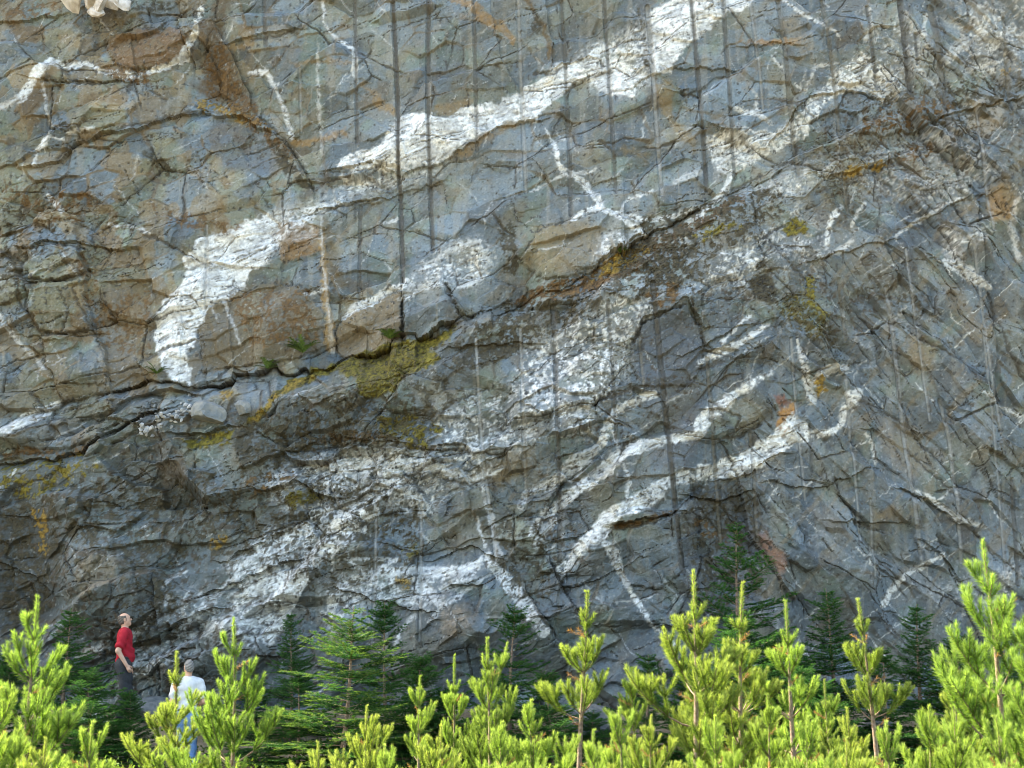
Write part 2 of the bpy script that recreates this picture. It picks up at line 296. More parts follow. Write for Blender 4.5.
# moss, soil and stains: (colour, strength, break-up, polygon, thickness in m, name)
OLIVE = (.104,.084,.011); DKMOSS = (.034,.028,.015); BROWN = (.075,.042,.014); ORANGE = (.33,.16,.040); TAN = (.185,.135,.070)
GOLD = (.165,.105,.020)
MOSS = [
 (DKMOSS, 1, .4, [(326,406),(355,394),(376,396),(362,410),(340,416)], .03, 'moss'),
 (OLIVE, 1, .5, [(376,418),(390,414),(420,414),(425,424),(446,428),(440,436),(425,440),(428,452),(405,446),(390,440),(378,446)], .04, 'moss'),
 (BROWN, 1, .55, [(300,438),(340,430),(378,430),(400,440),(380,448),(345,446),(310,448)], .02, None),
 (OLIVE, 1, .4, [(286,491),(308,488),(330,498),(310,505),(295,510),(286,505)], .03, 'moss'),
 (DKMOSS, 1, .5, [(383,520),(400,526),(415,518),(416,536),(395,534),(384,530)], .02, None),
 (OLIVE, .9, .4, [(402,550),(415,544),(421,553),(409,561)], .02, 'moss'),
 (GOLD, .9, .4, [(395,578),(412,577),(410,591),(400,588)], .02, 'moss'),
 (BROWN, .97, .42, [(505,304),(540,284),(580,278),(600,266),(630,248),(660,232),(690,220),(720,204),(742,193),(747,202),(715,222),(692,242),(680,264),(650,275),(620,280),(590,296),(560,300),(530,306)], .03, 'soil_and_moss'),
 (GOLD, 1, .4, [(590,285),(604,262),(622,250),(640,244),(652,248),(640,262),(615,275)], .03, 'moss'),
 (DKMOSS, .95, .42, [(640,262),(668,244),(700,225),(690,250),(680,290),(668,305),(650,290),(645,300)], .01, None),
 (DKMOSS, .9, .46, [(455,345),(500,330),(520,335),(525,350),(505,360),(480,372),(450,372)], .01, None),
 (DKMOSS, .95, .60, [(640,215),(700,200),(760,185),(800,200),(760,235),(720,255),(690,300),(650,305),(600,300),(610,285)], .01, None),
 (DKMOSS, .9, .66, [(255,430),(300,390),(440,370),(480,400),(440,420),(400,450),(300,450)], .01, None),
 (DKMOSS, .9, .64, [(500,300),(560,295),(620,290),(600,320),(540,345),(500,350)], .01, None),
 (DKMOSS, .92, .52, [(240,420),(300,425),(330,440),(280,470),(245,480),(232,450)], .01, None),
 (DKMOSS, .92, .56, [(0,470),(60,500),(70,560),(30,640),(0,640)], .01, None),
 (DKMOSS, .92, .54, [(470,325),(520,305),(560,300),(600,295),(570,325),(520,345),(480,350)], .01, None),
 (DKMOSS, .9, .66, [(240,470),(330,470),(420,500),(430,560),(330,600),(240,560),(220,520)], .01, None),
 (OLIVE, 1, .35, [(778,230),(795,217),(809,225),(806,236),(786,237)], .03, 'moss'),
 (DKMOSS, 1, .3, [(744,279),(765,274),(776,290),(771,306),(755,300)], .02, 'moss'),
 (DKMOSS, 1, .3, [(752,264),(764,264),(765,272),(755,272)], .02, None),
 (OLIVE, .95, .5, [(778,305),(798,292),(804,278),(814,274),(818,286),(815,300),(829,315),(826,336),(812,342),(800,330),(785,322)], .03, 'moss'),
 (DKMOSS, .85, .6, [(770,300),(800,295),(830,320),(840,350),(820,350),(800,335),(780,330)], .01, None),
 (GOLD, 1, .4, [(813,379),(825,375),(829,390),(816,396)], .02, 'moss'),
 (OLIVE, .9, .5, [(690,238),(705,228),(735,222),(745,230),(720,236),(700,244)], .02, None),
 (GOLD, .9, .5, [(193,96),(215,94),(235,104),(256,114),(276,130),(262,133),(240,122),(215,110),(197,109)], .02, 'moss'),
 (OLIVE, 1, .4, [(184,441),(205,437),(220,430),(237,431),(234,446),(215,446),(200,451),(187,448)], .03, 'moss'),
 (GOLD, .9, .4, [(218,391),(230,388),(233,400),(224,402)], .02, None),
 (OLIVE, .9, .64, [(0,458),(90,452),(105,468),(70,492),(40,502),(0,492)], .01, None),
 (BROWN, .8, .6, [(0,450),(20,446),(75,450),(105,440),(110,446),(70,462),(30,462),(0,466)], .0, None),
 (GOLD, .8, .6, [(32,505),(46,500),(52,530),(45,560),(34,550)], .0, None),
 (DKMOSS, .9, .64, [(70,480),(230,470),(232,560),(60,572),(65,520)], .01, None),
 (DKMOSS, 1, .4, [(72,532),(85,522),(100,528),(98,538),(80,536)], .02, 'moss'),
 (DKMOSS, 1, .4, [(150,500),(165,496),(176,506),(165,508)], .02, None),
 (GOLD, .9, .4, [(211,538),(224,534),(231,542),(220,550),(212,547)], .02, 'moss'),
 (BROWN, .8, .7, [(240,480),(280,470),(320,465),(330,475),(290,480),(255,495)], .0, None),
 (BROWN, .8, .6, [(0,0),(60,0),(72,8),(50,18),(20,22),(0,24)], .0, None),
 (BROWN, .85, .48, [(200,60),(222,38),(245,90),(265,120),(290,150),(300,175),(285,165),(262,140),(235,115),(206,98)], .01, None),
 (DKMOSS, .9, .42, [(268,138),(285,150),(314,188),(304,192),(280,168)], .0, None),
 (BROWN, .8, .62, [(10,195),(90,188),(105,210),(60,228),(15,218)], .0, None),
 (BROWN, .75, .62, [(100,300),(152,288),(152,355),(108,352)], .0, None),
 (BROWN, .85, .58, [(225,292),(310,288),(322,340),(250,348)], .0, None),
 (BROWN, .8, .58, [(138,198),(200,213),(245,225),(225,237),(168,227)], .0, None),
 (DKMOSS, .85, .60, [(880,92),(960,80),(1030,66),(1030,112),(940,132),(880,136)], .0, None),
 (DKMOSS, .9, .52, [(496,212),(520,228),(518,275),(500,272)], .0, None),
 (DKMOSS, .85, .62, [(0,195),(30,205),(28,300),(0,310)], .0, None),
 (BROWN, .8, .60, [(80,252),(96,262),(98,300),(112,350),(100,352),(84,300)], .0, None),
 (BROWN, .85, .55, [(105,66),(150,68),(152,90),(140,84),(110,80)], .0, None),
 (DKMOSS, .85, .60, [(120,570),(175,560),(190,640),(130,650)], .0, None),
 (DKMOSS, .85, .62, [(480,520),(540,510),(560,600),(500,600)], .0, None),
 (DKMOSS, .85, .62, [(690,480),(760,490),(770,600),(690,610)], .0, None),
 (DKMOSS, .8, .5, [(115,0),(180,0),(172,10),(140,14),(118,10)], .0, None),
 (DKMOSS, .9, .55, [(140,150),(158,150),(172,160),(185,175),(178,182),(160,170),(142,165)], .0, None),
 (BROWN, .7, .6, [(0,180),(25,178),(22,200),(0,205)], .0, None),
 (DKMOSS, .8, .6, [(0,245),(22,245),(20,280),(0,290)], .0, None),
 (BROWN, .8, .65, [(860,118),(900,95),(950,98),(960,112),(920,130),(880,140),(862,135)], .0, None),
 (GOLD, .9, .5, [(835,172),(860,162),(885,158),(890,166),(850,178),(830,180)], .01, 'moss'),
 (BROWN, .8, .6, [(890,150),(930,140),(940,155),(905,165)], .0, None),
 (GOLD, .7, .6, [(990,68),(1015,60),(1024,66),(1005,76)], .0, None),
 (DKMOSS, .8, .5, [(527,24),(535,15),(545,20),(540,34),(530,34)], .0, None),
 (DKMOSS, 1, .3, [(643,58),(650,58),(651,67),(643,67)], .0, None),
 (DKMOSS, .8, .65, [(635,5),(645,5),(648,30),(640,35),(636,20)], .0, None),
 (BROWN, .8, .6, [(640,300),(660,285),(690,290),(680,305),(660,315)], .0, None),
 (DKMOSS, .9, .6, [(640,505),(650,498),(652,508),(644,512)], .0, None),
 (BROWN, .9, .45, [(612,524),(640,520),(672,510),(674,514),(640,528),(614,530)], .0, None),
 (DKMOSS, .85, .6, [(905,235),(915,215),(905,260),(900,290),(930,300),(925,315),(895,300)], .0, None),
 (DKMOSS, .9, .5, [(885,305),(905,300),(900,315)], .0, None),
 (BROWN, .8, .5, [(690,515),(720,530),(745,540),(740,548),(700,535)], .0, None),
 (OLIVE, 1, .05, [(246,424),(275,396),(285,382),(310,369),(335,362),(365,350),(400,342),(440,335),(458,326),(450,340),(430,352),(442,360),(425,372),(405,380),(395,395),(375,401),(360,397),(355,380),(335,372),(318,378),(300,388),(280,398),(262,420),(252,425)], .05, 'moss'),
 (DKMOSS, .8, .68, [(330,372),(355,352),(400,344),(430,352),(425,372),(395,395),(360,397)], .01, None),
 (GOLD, .6, .4, [(250,421),(275,396),(290,380),(312,372),(318,378),(300,388),(280,398),(262,420),(252,425)], .0, None),
]
STAIN_AND_SHADE = [  # soft stains, and shade painted into two recesses
 ((.050,.052,.054), .65, 3, [(896,-5),(908,-5),(916,60),(918,120),(906,118),(900,50)]),
 ((.055,.056,.056), .6, 4, [(930,0),(944,0),(950,80),(962,150),(950,150),(938,90)]),
 ((.055,.056,.056), .6, 3, [(638,-5),(648,-5),(652,60),(660,110),(648,110),(640,50)]),
 ((.050,.050,.050), .55, 5, [(905,180),(930,190),(925,260),(900,300),(895,250)]),
 ((.065,.072,.078), .85, 2, [(633,345),(645,323),(685,307),(702,332),(702,366),(690,388),(640,388),(630,366)]),
 ((.055,.060,.064), .75, 10, [(690,480),(745,485),(770,560),(740,640),(690,640),(680,560)]),  # recessed corner: its shade put into the rock colour
 ((.085,.085,.088), .6, 6, [(640,385),(700,380),(705,430),(690,470),(650,470)]),
 ((.075,.082,.090), .7, 5, [(215,112),(262,128),(290,150),(275,175),(225,170),(205,140)]),
 ((.135,.080,.040), .9, 4, [(108,36),(135,30),(182,30),(196,50),(175,63),(150,70),(120,68),(108,52)]),
 ((.085,.058,.030), .95, 5, [(182,-5),(215,-5),(200,30),(206,70),(190,85),(205,95),(250,112),(262,110),(240,70),(225,30),(232,-5)]),
 ((.150,.110,.060), .75, 10, [(98,290),(130,280),(152,270),(152,385),(100,385)]),
 ((.105,.082,.048), .9, 4, [(200,330),(208,305),(240,297),(262,282),(300,285),(322,310),(326,346),(290,360),(240,366),(203,372)]),
 ((.165,.125,.075), .95, 3, [(336,326),(350,313),(375,302),(402,288),(402,346),(375,353),(345,358),(335,350)]),
 ((.185,.135,.065), .7, 8, [(535,228),(575,222),(605,226),(600,258),(575,278),(545,275),(520,265)]),
 ((.24,.14,.045), .75, 3, [(288,140),(345,128),(346,136),(300,146)]),
 ((.22,.14,.055), .7, 3, [(288,61),(350,60),(350,66),(300,66)]),
 ((.22,.14,.055), .8, 3, [(362,84),(370,86),(395,110),(392,118),(378,106)]),
 ((.22,.13,.045), .85, 2, [(446,0),(465,-2),(490,16),(515,36),(512,44),(490,28),(468,12)]),
 ((.10,.062,.02), .85, 1, [(524,0),(532,4),(546,28),(554,52),(552,64),(548,50),(538,24)]),
 ((.20,.14,.07), .7, 3, [(430,112),(455,98),(474,98),(470,106),(450,116)]),
 ((.20,.14,.07), .8, 3, [(450,158),(480,134),(515,118),(520,124),(490,140),(466,156)]),
 ((.25,.14,.05), .8, 1.5, [(740,42),(775,40),(800,38),(800,44),(760,46)]),
 ((.20,.13,.05), .75, 2, [(222,46),(256,38),(256,46),(230,50)]),
 ((.19,.14,.07), .75, 3, [(648,84),(670,80),(675,104),(674,120),(696,138),(694,150),(672,130),(660,108)]),
 ((.17,.13,.07), .7, 3, [(616,143),(630,146),(650,152),(646,158),(625,154)]),
 (ORANGE, .95, 2, [(776,416),(784,406),(793,402),(797,410),(790,424),(790,438),(780,438),(776,428)]),
 ((.15,.055,.025), .85, 2, [(772,396),(784,394),(789,402),(780,412),(776,404)]),
 (ORANGE, .45, 1.5, [(990,200),(1002,192),(1012,215),(1002,223),(990,221)]),
 ((.30,.20,.09), .45, 5, [(984,190),(1010,180),(1020,205),(1012,228),(988,226)]),
 ((.17,.075,.035), .75, 4, [(752,528),(768,535),(786,560),(782,578),(764,560)]),
 ((.20,.12,.05), .8, 2, [(255,220),(318,225),(322,250),(300,258),(280,262),(278,245)]),
 ((.28,.17,.05), .8, 2, [(320,235),(326,235),(330,300),(336,350),(326,350),(322,300)]),
 ((.10,.07,.03), .7, 4, [(320,210),(334,230),(345,290),(330,290)]),
 ((.13,.105,.06), .7, 8, [(0,385),(60,380),(150,380),(60,402),(0,420)]),
 ((.10,.07,.03), .8, 3, [(130,375),(150,365),(160,380),(150,392),(130,388)]),
 ((.19,.14,.08), .6, 4, [(85,560),(120,550),(118,580),(88,600),(80,580)]),
 ((.155,.115,.085), .6, 5, [(155,465),(185,455),(190,480),(165,490)]),
 ((.19,.14,.09), .6, 6, [(440,610),(470,600),(480,625),(460,640),(440,630)]),
 ((.26,.20,.12), .6, 5, [(970,105),(1000,95),(1005,125),(985,140),(965,130)]),
 ((.16,.12,.06), .7, 6, [(480,470),(510,450),(530,452),(528,470),(500,490)]),
 ((.16,.12,.07), .6, 8, [(870,410),(920,430),(940,470),(910,480),(880,450)]),
 ((.17,.12,.06), .6, 5, [(870,510),(900,505),(902,520),(875,522)]),
 ((.17,.12,.06), .6, 6, [(930,270),(960,290),(990,330),(980,350),(950,310)]),
 ((.17,.12,.06), .6, 6, [(910,330),(935,345),(930,370),(905,360)]),
 ((.040,.042,.038), .9, 14, [(-10,500),(40,505),(62,560),(55,640),(40,700),(-10,700)]),  # wet algae streaks, plus the overhang's shade painted into the colour
 ((.22,.16,.08), .5, 8, [(780,20),(800,15),(815,50),(800,55)]),
]
# the blasting drill holes left as half-round grooves: (half width, depth m, tone, points)
DRILLS = [
 (1.8,.03,.2, [(750,0),(758,60),(763,110)]), (1.8,.03,.2, [(905,250),(918,340),(930,420)]), (1.8,.03,.12, [(790,340),(797,420),(805,500)]), (1.8,.03,.12, [(845,380),(853,460),(860,540)]), (1.8,.03,.2, [(975,100),(985,180),(993,230)]), (1.6,.025,.15, [(300,70),(301,130)]), (1.8,.03,.15, [(520,330),(523,420),(526,500)]), (1.8,.03,.1, [(983,330),(992,420),(1000,500),(1006,580)]),
 (2.2,.03,-.2, [(264,0),(266,45)]), (2.0,.03,-.3, [(355,0),(356,70),(357,142)]), (2.6,.06,-.5, [(393,0),(396,60),(398,118),(398,168),(400,192),(403,282)]),
 (2.5,.05,-.35, [(429,0),(428,60),(428,116),(430,190),(433,250)]), (2.0,.035,-.1, [(474,0),(476,100),(477,150)]), (2.2,.035,.1, [(518,0),(522,110),(526,192)]),
 (2.2,.04,-.1, [(561,0),(565,60),(569,150),(571,216)]), (2.2,.04,-.15, [(604,0),(609,75),(616,192)]), (2.6,.05,.25, [(647,8),(652,60),(658,140),(662,194)]),
 (2.4,.05,-.3, [(691,0),(697,68),(703,130),(707,190)]), (2.2,.045,-.1, [(723,0),(727,60),(732,130),(735,178)]), (2.4,.045,.0, [(778,0),(785,50),(788,90),(793,140),(798,176)]),
 (2.2,.045,.05, [(822,0),(831,60),(838,115),(843,170),(848,212)]), (2.3,.05,-.2, [(867,8),(872,50),(877,88)]), (3.0,.06,-.3, [(899,0),(905,50),(910,92)]),
 (2.0,.04,-.2, [(915,35),(917,64)]), (3.6,.06,.0, [(930,8),(937,40),(942,80)]), (2.4,.045,-.1, [(944,90),(947,120),(953,150),(960,186)]),
 (2.0,.03,.35, [(476,340),(479,400),(482,450),(490,510),(496,560)]), (2.6,.055,-.15, [(553,308),(556,400),(559,480),(560,562)]), (2.2,.04,-.1, [(607,304),(613,400),(616,442)]),
 (3.0,.07,-.45, [(652,286),(660,370),(668,440),(675,510),(682,572)]), (2.4,.045,.0, [(706,360),(712,430),(717,490),(722,542)]), (2.2,.04,.0, [(750,434),(754,480),(758,545)]),
 (1.8,.03,-.1, [(810,425),(812,475)]), (2.6,.045,.1, [(886,288),(895,350),(902,420),(912,490),(923,562)]), (2.4,.04,.15, [(940,400),(950,440),(957,500),(963,562)]),
 (2.4,.05,-.3, [(1012,480),(1016,540),(1018,585)]), (1.8,.03,.2, [(376,480),(376,560),(373,640)]), (1.8,.03,.2, [(421,500),(421,560),(420,640)]),
 (1.8,.03,.1, [(870,500),(875,575)]), (1.6,.02,.2, [(207,225),(205,310)]), (1.6,.02,.0, [(50,64),(48,125)]), (1.8,.03,-.1, [(360,205),(359,300)]),
 (2.0,.03,.05, [(638,330),(642,385)]), (2.0,.035,.1, [(972,240),(985,330),(1000,430)]), (2.0,.035,.0, [(838,280),(846,340)]), (2.2,.03,.0, [(1003,20),(1010,110)]),
]
# steps: below each line the rock stands back: (horizontal or vertical, points, height m, reach px)
STEPS = [
 ('h', [(0,24),(30,21),(62,14)], .08, 26), ('h', [(28,80),(90,82),(135,80)], .05, 20), ('h', [(28,169),(58,163),(75,145),(120,132),(170,118),(200,109),(240,119),(275,133)], .12, 40),
 ('h', [(20,250),(50,241),(90,248),(130,250)], .09, 40), ('h', [(26,281),(45,284),(80,279),(94,271)], .06, 25), ('h', [(25,335),(60,340),(95,330)], .05, 22), ('h', [(310,214),(345,206),(385,194),(440,180)], .05, 18),
 ('h', [(330,169),(370,164),(400,171),(440,166),(500,126),(540,118)], .07, 22), ('h', [(610,529),(640,525),(676,512)], .18, 30), ('h', [(262,492),(300,486),(340,500)], .14, 22),
 ('h', [(225,560),(260,545),(300,525)], .10, 22), ('h', [(195,600),(240,580),(300,560)], .12, 24), ('h', [(120,650),(150,640),(185,622),(215,610)], .16, 26), ('h', [(130,682),(160,668),(190,650)], .14, 22),
 ('h', [(285,455),(340,440),(400,446),(460,450)], .07, 22), ('h', [(470,470),(500,455),(530,450)], .06, 20), ('h', [(585,270),(600,266),(640,240)], .1, 30),
 ('h', [(765,150),(805,100),(850,90),(880,102)], .08, 24), ('h', [(815,182),(850,175),(890,160)], .08, 16), ('h', [(860,140),(910,130),(960,112),(1024,100)], .08, 18),
 ('h', [(632,345),(645,322),(685,306),(702,330)], .1, 18), ('h', [(715,480),(750,472),(780,455)], .08, 22), ('h', [(770,480),(810,490),(850,478),(870,470)], .07, 22),
 ('h', [(830,520),(860,522),(900,524)], .06, 22), ('h', [(900,490),(935,505),(960,522)], .10, 24), ('h', [(920,540),(945,555),(960,580)], .08, 20), ('h', [(560,590),(600,578),(640,560)], .08, 26),
 ('h', [(430,560),(470,545),(500,560)], .08, 24), ('h', [(340,590),(380,600),(430,612)], .1, 22), ('h', [(690,495),(720,500),(745,490)], .12, 22), ('h', [(740,46),(800,44)], .05, 14),
 ('h', [(670,68),(700,68),(740,72)], .06, 20), ('h', [(548,72),(560,66),(590,60)], .05, 12), ('h', [(440,356),(470,350),(510,345),(540,350)], .06, 20), ('h', [(100,500),(130,510),(160,500)], .05, 16),
 ('h', [(75,530),(85,524),(102,530)], .08, 16), ('h', [(800,265),(850,250),(890,240)], .06, 18),('h', [(900,230),(950,205),(1000,190)], .05, 18),('h', [(680,360),(740,330),(770,320)], .06, 20),
 ('h', [(180,435),(210,436),(240,430)], .15, 14), ('h', [(0,560),(30,575),(60,600)], .1, 30), ('h', [(225,46),(256,40),(300,28)], .06, 18),
 ('v', [(403,292),(404,346)], -.16, 22), ('v', [(262,120),(285,142),(300,168),(314,192)], .09, 18), ('v', [(82,255),(92,276),(84,300),(92,330),(104,350),(110,385)], .12, 40),
 ('v', [(444,283),(455,305),(466,322)], .07, 16), ('v', [(768,240),(785,260),(804,282)], .07, 16), ('v', [(545,5),(552,45),(553,72)], .09, 26), ('v', [(548,560),(565,592),(590,640)], .12, 26),
 ('v', [(525,590),(545,620),(566,652)], .14, 24), ('v', [(832,480),(840,500),(862,524)], .09, 20), ('v', [(160,572),(165,600),(160,640)], -.15, 24), ('v', [(215,20),(232,60),(250,100)], .10, 24),
 ('v', [(178,0),(180,30),(195,60)], -.08, 24), ('v', [(740,480),(755,540),(790,600)], -.16, 36), ('v', [(690,480),(700,560),(690,640)], .16, 30), ('v', [(905,0),(912,90)], -.035, 22),
 ('v', [(940,20),(944,85)], .04, 22), ('v', [(975,200),(985,300),(1000,400)], .07, 26), ('v', [(490,10),(500,60),(515,90)], .05, 22), ('v', [(330,290),(335,355)], .06, 14), ('v', [(120,75),(140,60),(135,35)], .05, 16),
]
# bulges and hollows: x, y, radius x, radius y, height m
BULGES = [(105,595,42,48,.42),(150,600,22,34,.18),(205,535,34,26,.14),(60,440,70,16,.16),(465,610,55,32,.24),(720,570,36,120,-.34),(540,560,30,70,-.10),(620,610,60,60,-.15),(20,560,46,80,-.45),
 (285,325,60,36,.16),(372,328,36,24,.14),(435,305,40,32,.16),(560,250,45,26,.18),(600,220,40,14,.12),(340,525,34,20,.10),(200,310,26,60,.12),(130,330,30,50,-.12),(215,80,40,40,-.14),(150,48,40,18,.08),
 (440,140,70,22,.07),(700,40,50,30,.07),(845,118,45,26,.12),(670,350,40,40,-.10),(820,560,60,50,.12),(950,450,60,80,.10),(770,600,30,60,.2),(360,640,60,40,.15),(250,640,40,30,.15),(180,665,30,16,.2),(130,665,24,10,.16)]
LEDGE = [(-40,440),(0,428),(60,402),(110,391),(150,381),(190,386),(250,377),(290,372),(330,362),(400,345),(450,330),(512,302),(560,288),(590,274),(640,242),(690,217),(740,192),(790,168),(880,150),(950,112),(1024,86),(1064,70)]
LEDGE2 = [(-40,470),(0,464),(60,455),(85,455),(110,432),(150,414),(200,402)]
CRACKS = [[(55,160),(75,143),(120,130),(170,117),(195,110)],[(45,80),(90,82),(135,80)],[(25,250),(40,245),(85,250)],[(28,280),(45,283),(80,278),(90,272)],[(80,255),(92,275),(75,290),(85,315),(92,330),(100,345)],
 [(28,283),(28,310),(40,330),(60,335),(85,330)],[(60,290),(70,310),(64,330)],[(250,105),(285,140),(300,165),(312,188)],[(315,212),(345,205),(382,194)],[(403,294),(403,346)],[(443,283),(455,305),(467,322)],[(632,345),(645,322),(684,306)],
 [(768,240),(785,260),(803,281)],[(612,527),(640,525),(674,512)],[(548,560),(565,592),(592,642)],[(525,590),(545,620),(566,652)],[(832,480),(840,500),(862,522)],[(158,572),(168,590),(160,620)],[(250,40),(278,36),(302,28)],
 [(106,45),(120,62),(135,70)],[(130,35),(142,55),(146,75)],[(140,75),(148,88),(165,100)],[(570,60),(560,68),(552,73),(535,73)],[(575,82),(565,93)],[(455,450),(500,456),(515,446)],[(340,500),(380,480),(420,474)],[(440,480),(470,486),(490,478)],
 [(240,455),(290,452),(330,448),(400,448),(470,450)],[(905,450),(930,470),(960,500)],[(860,400),(900,420),(950,470)],[(920,340),(960,360),(1000,400)],[(985,290),(1000,330),(1024,380)],[(690,490),(720,505),(760,540),(780,580)],[(705,400),(740,420),(730,440)],
 [(0,250),(22,262),(20,300),(40,330)],[(100,620),(130,630),(165,615),(200,598)],[(90,655),(120,652),(150,645),(190,630)],[(130,685),(155,672),(200,655)],[(190,440),(230,436)],[(115,445),(150,428),(180,412)],[(0,455),(50,452),(90,446),(130,425),(150,415)],
 [(650,230),(680,220),(760,175)],[(720,440),(740,436),(760,425)],[(815,195),(850,180),(890,165)],[(775,100),(800,105),(812,118)],[(855,75),(875,60)],[(870,130),(880,110),(895,95)],[(480,355),(500,345),(540,350)],[(430,420),(470,395),(490,390)]]
# big blocks that joints cut out of the face: (polygon, label)
BLOCKS = [
 ([(336,326),(350,313),(375,302),(402,288),(402,346),(375,353),(345,358),(335,350)], 'flat brown block above the moss'),
 ([(405,298),(440,284),(452,304),(466,321),(440,333),(405,345)], 'blue grey squarish block above the moss'),
 ([(445,282),(490,276),(515,286),(510,300),(468,320),(455,304)], None),
 ([(200,330),(208,305),(240,297),(262,282),(300,285),(322,310),(326,346),(290,360),(240,366),(203,372)], 'brown stained block right of the big white dike'),
 ([(633,345),(645,323),(685,307),(702,332),(702,366),(690,388),(640,388),(630,366)], 'dark grey recessed block'),
 ([(520,262),(540,228),(575,222),(605,210),(640,222),(646,238),(600,262),(575,278),(545,280)], 'ochre block over the rusty soil'),
 ([(6,440),(60,412),(112,398),(118,424),(80,448),(30,450)], 'long grey slab'),
 ([(27,285),(80,281),(92,330),(66,334),(40,332),(28,312)], None),
 ([(28,252),(50,244),(88,250),(92,270),(60,282),(30,279)], None),
 ([(42,336),(100,334),(108,384),(60,384),(46,366)], None),
 ([(108,36),(135,30),(182,30),(196,50),(175,63),(150,70),(120,68),(108,52)], 'brown speckled block'),
 ([(55,84),(124,84),(138,106),(120,124),(80,136),(52,112)], None),
 ([(612,530),(640,528),(674,516),(682,570),(660,590),(630,585),(612,560)], None),
 ([(690,302),(738,300),(760,320),(716,354),(704,345)], None),
 ([(70,575),(100,552),(135,560),(142,600),(130,640),(90,640),(72,610)], None),
]

def seg_dist(u, v, pts):
    """distance to a polyline minus its half width there"""
    best = np.full(u.shape, 1e9)
    for a, b in zip(pts[:-1], pts[1:]):
        ax, ay, bx, by = a[0], a[1], b[0], b[1]
        dx, dy = bx-ax, by-ay; L = dx*dx+dy*dy+1e-9
        t = np.clip(((u-ax)*dx+(v-ay)*dy)/L, 0, 1)
        d = np.hypot(u-ax-t*dx, v-ay-t*dy)
        if len(a) > 2: d = d-(a[2]+(b[2]-a[2])*t)
        best = np.minimum(best, d)
    return best
def poly_dist(u, v, pts):
    """signed distance to a polygon, negative inside"""
    best = np.full(u.shape, 1e9); ins = np.zeros(u.shape, bool)
    n = len(pts)
    for i in range(n):
        ax, ay = pts[i]; bx, by = pts[(i+1) % n]
        dx, dy = bx-ax, by-ay; L = dx*dx+dy*dy+1e-9
        t = np.clip(((u-ax)*dx+(v-ay)*dy)/L, 0, 1)
        best = np.minimum(best, np.hypot(u-ax-t*dx, v-ay-t*dy))
        c = (ay > v) != (by > v)
        ins ^= c & (u < (bx-ax)*(v-ay)/(by-ay+1e-12)+ax)
    return np.where(ins, -best, best)

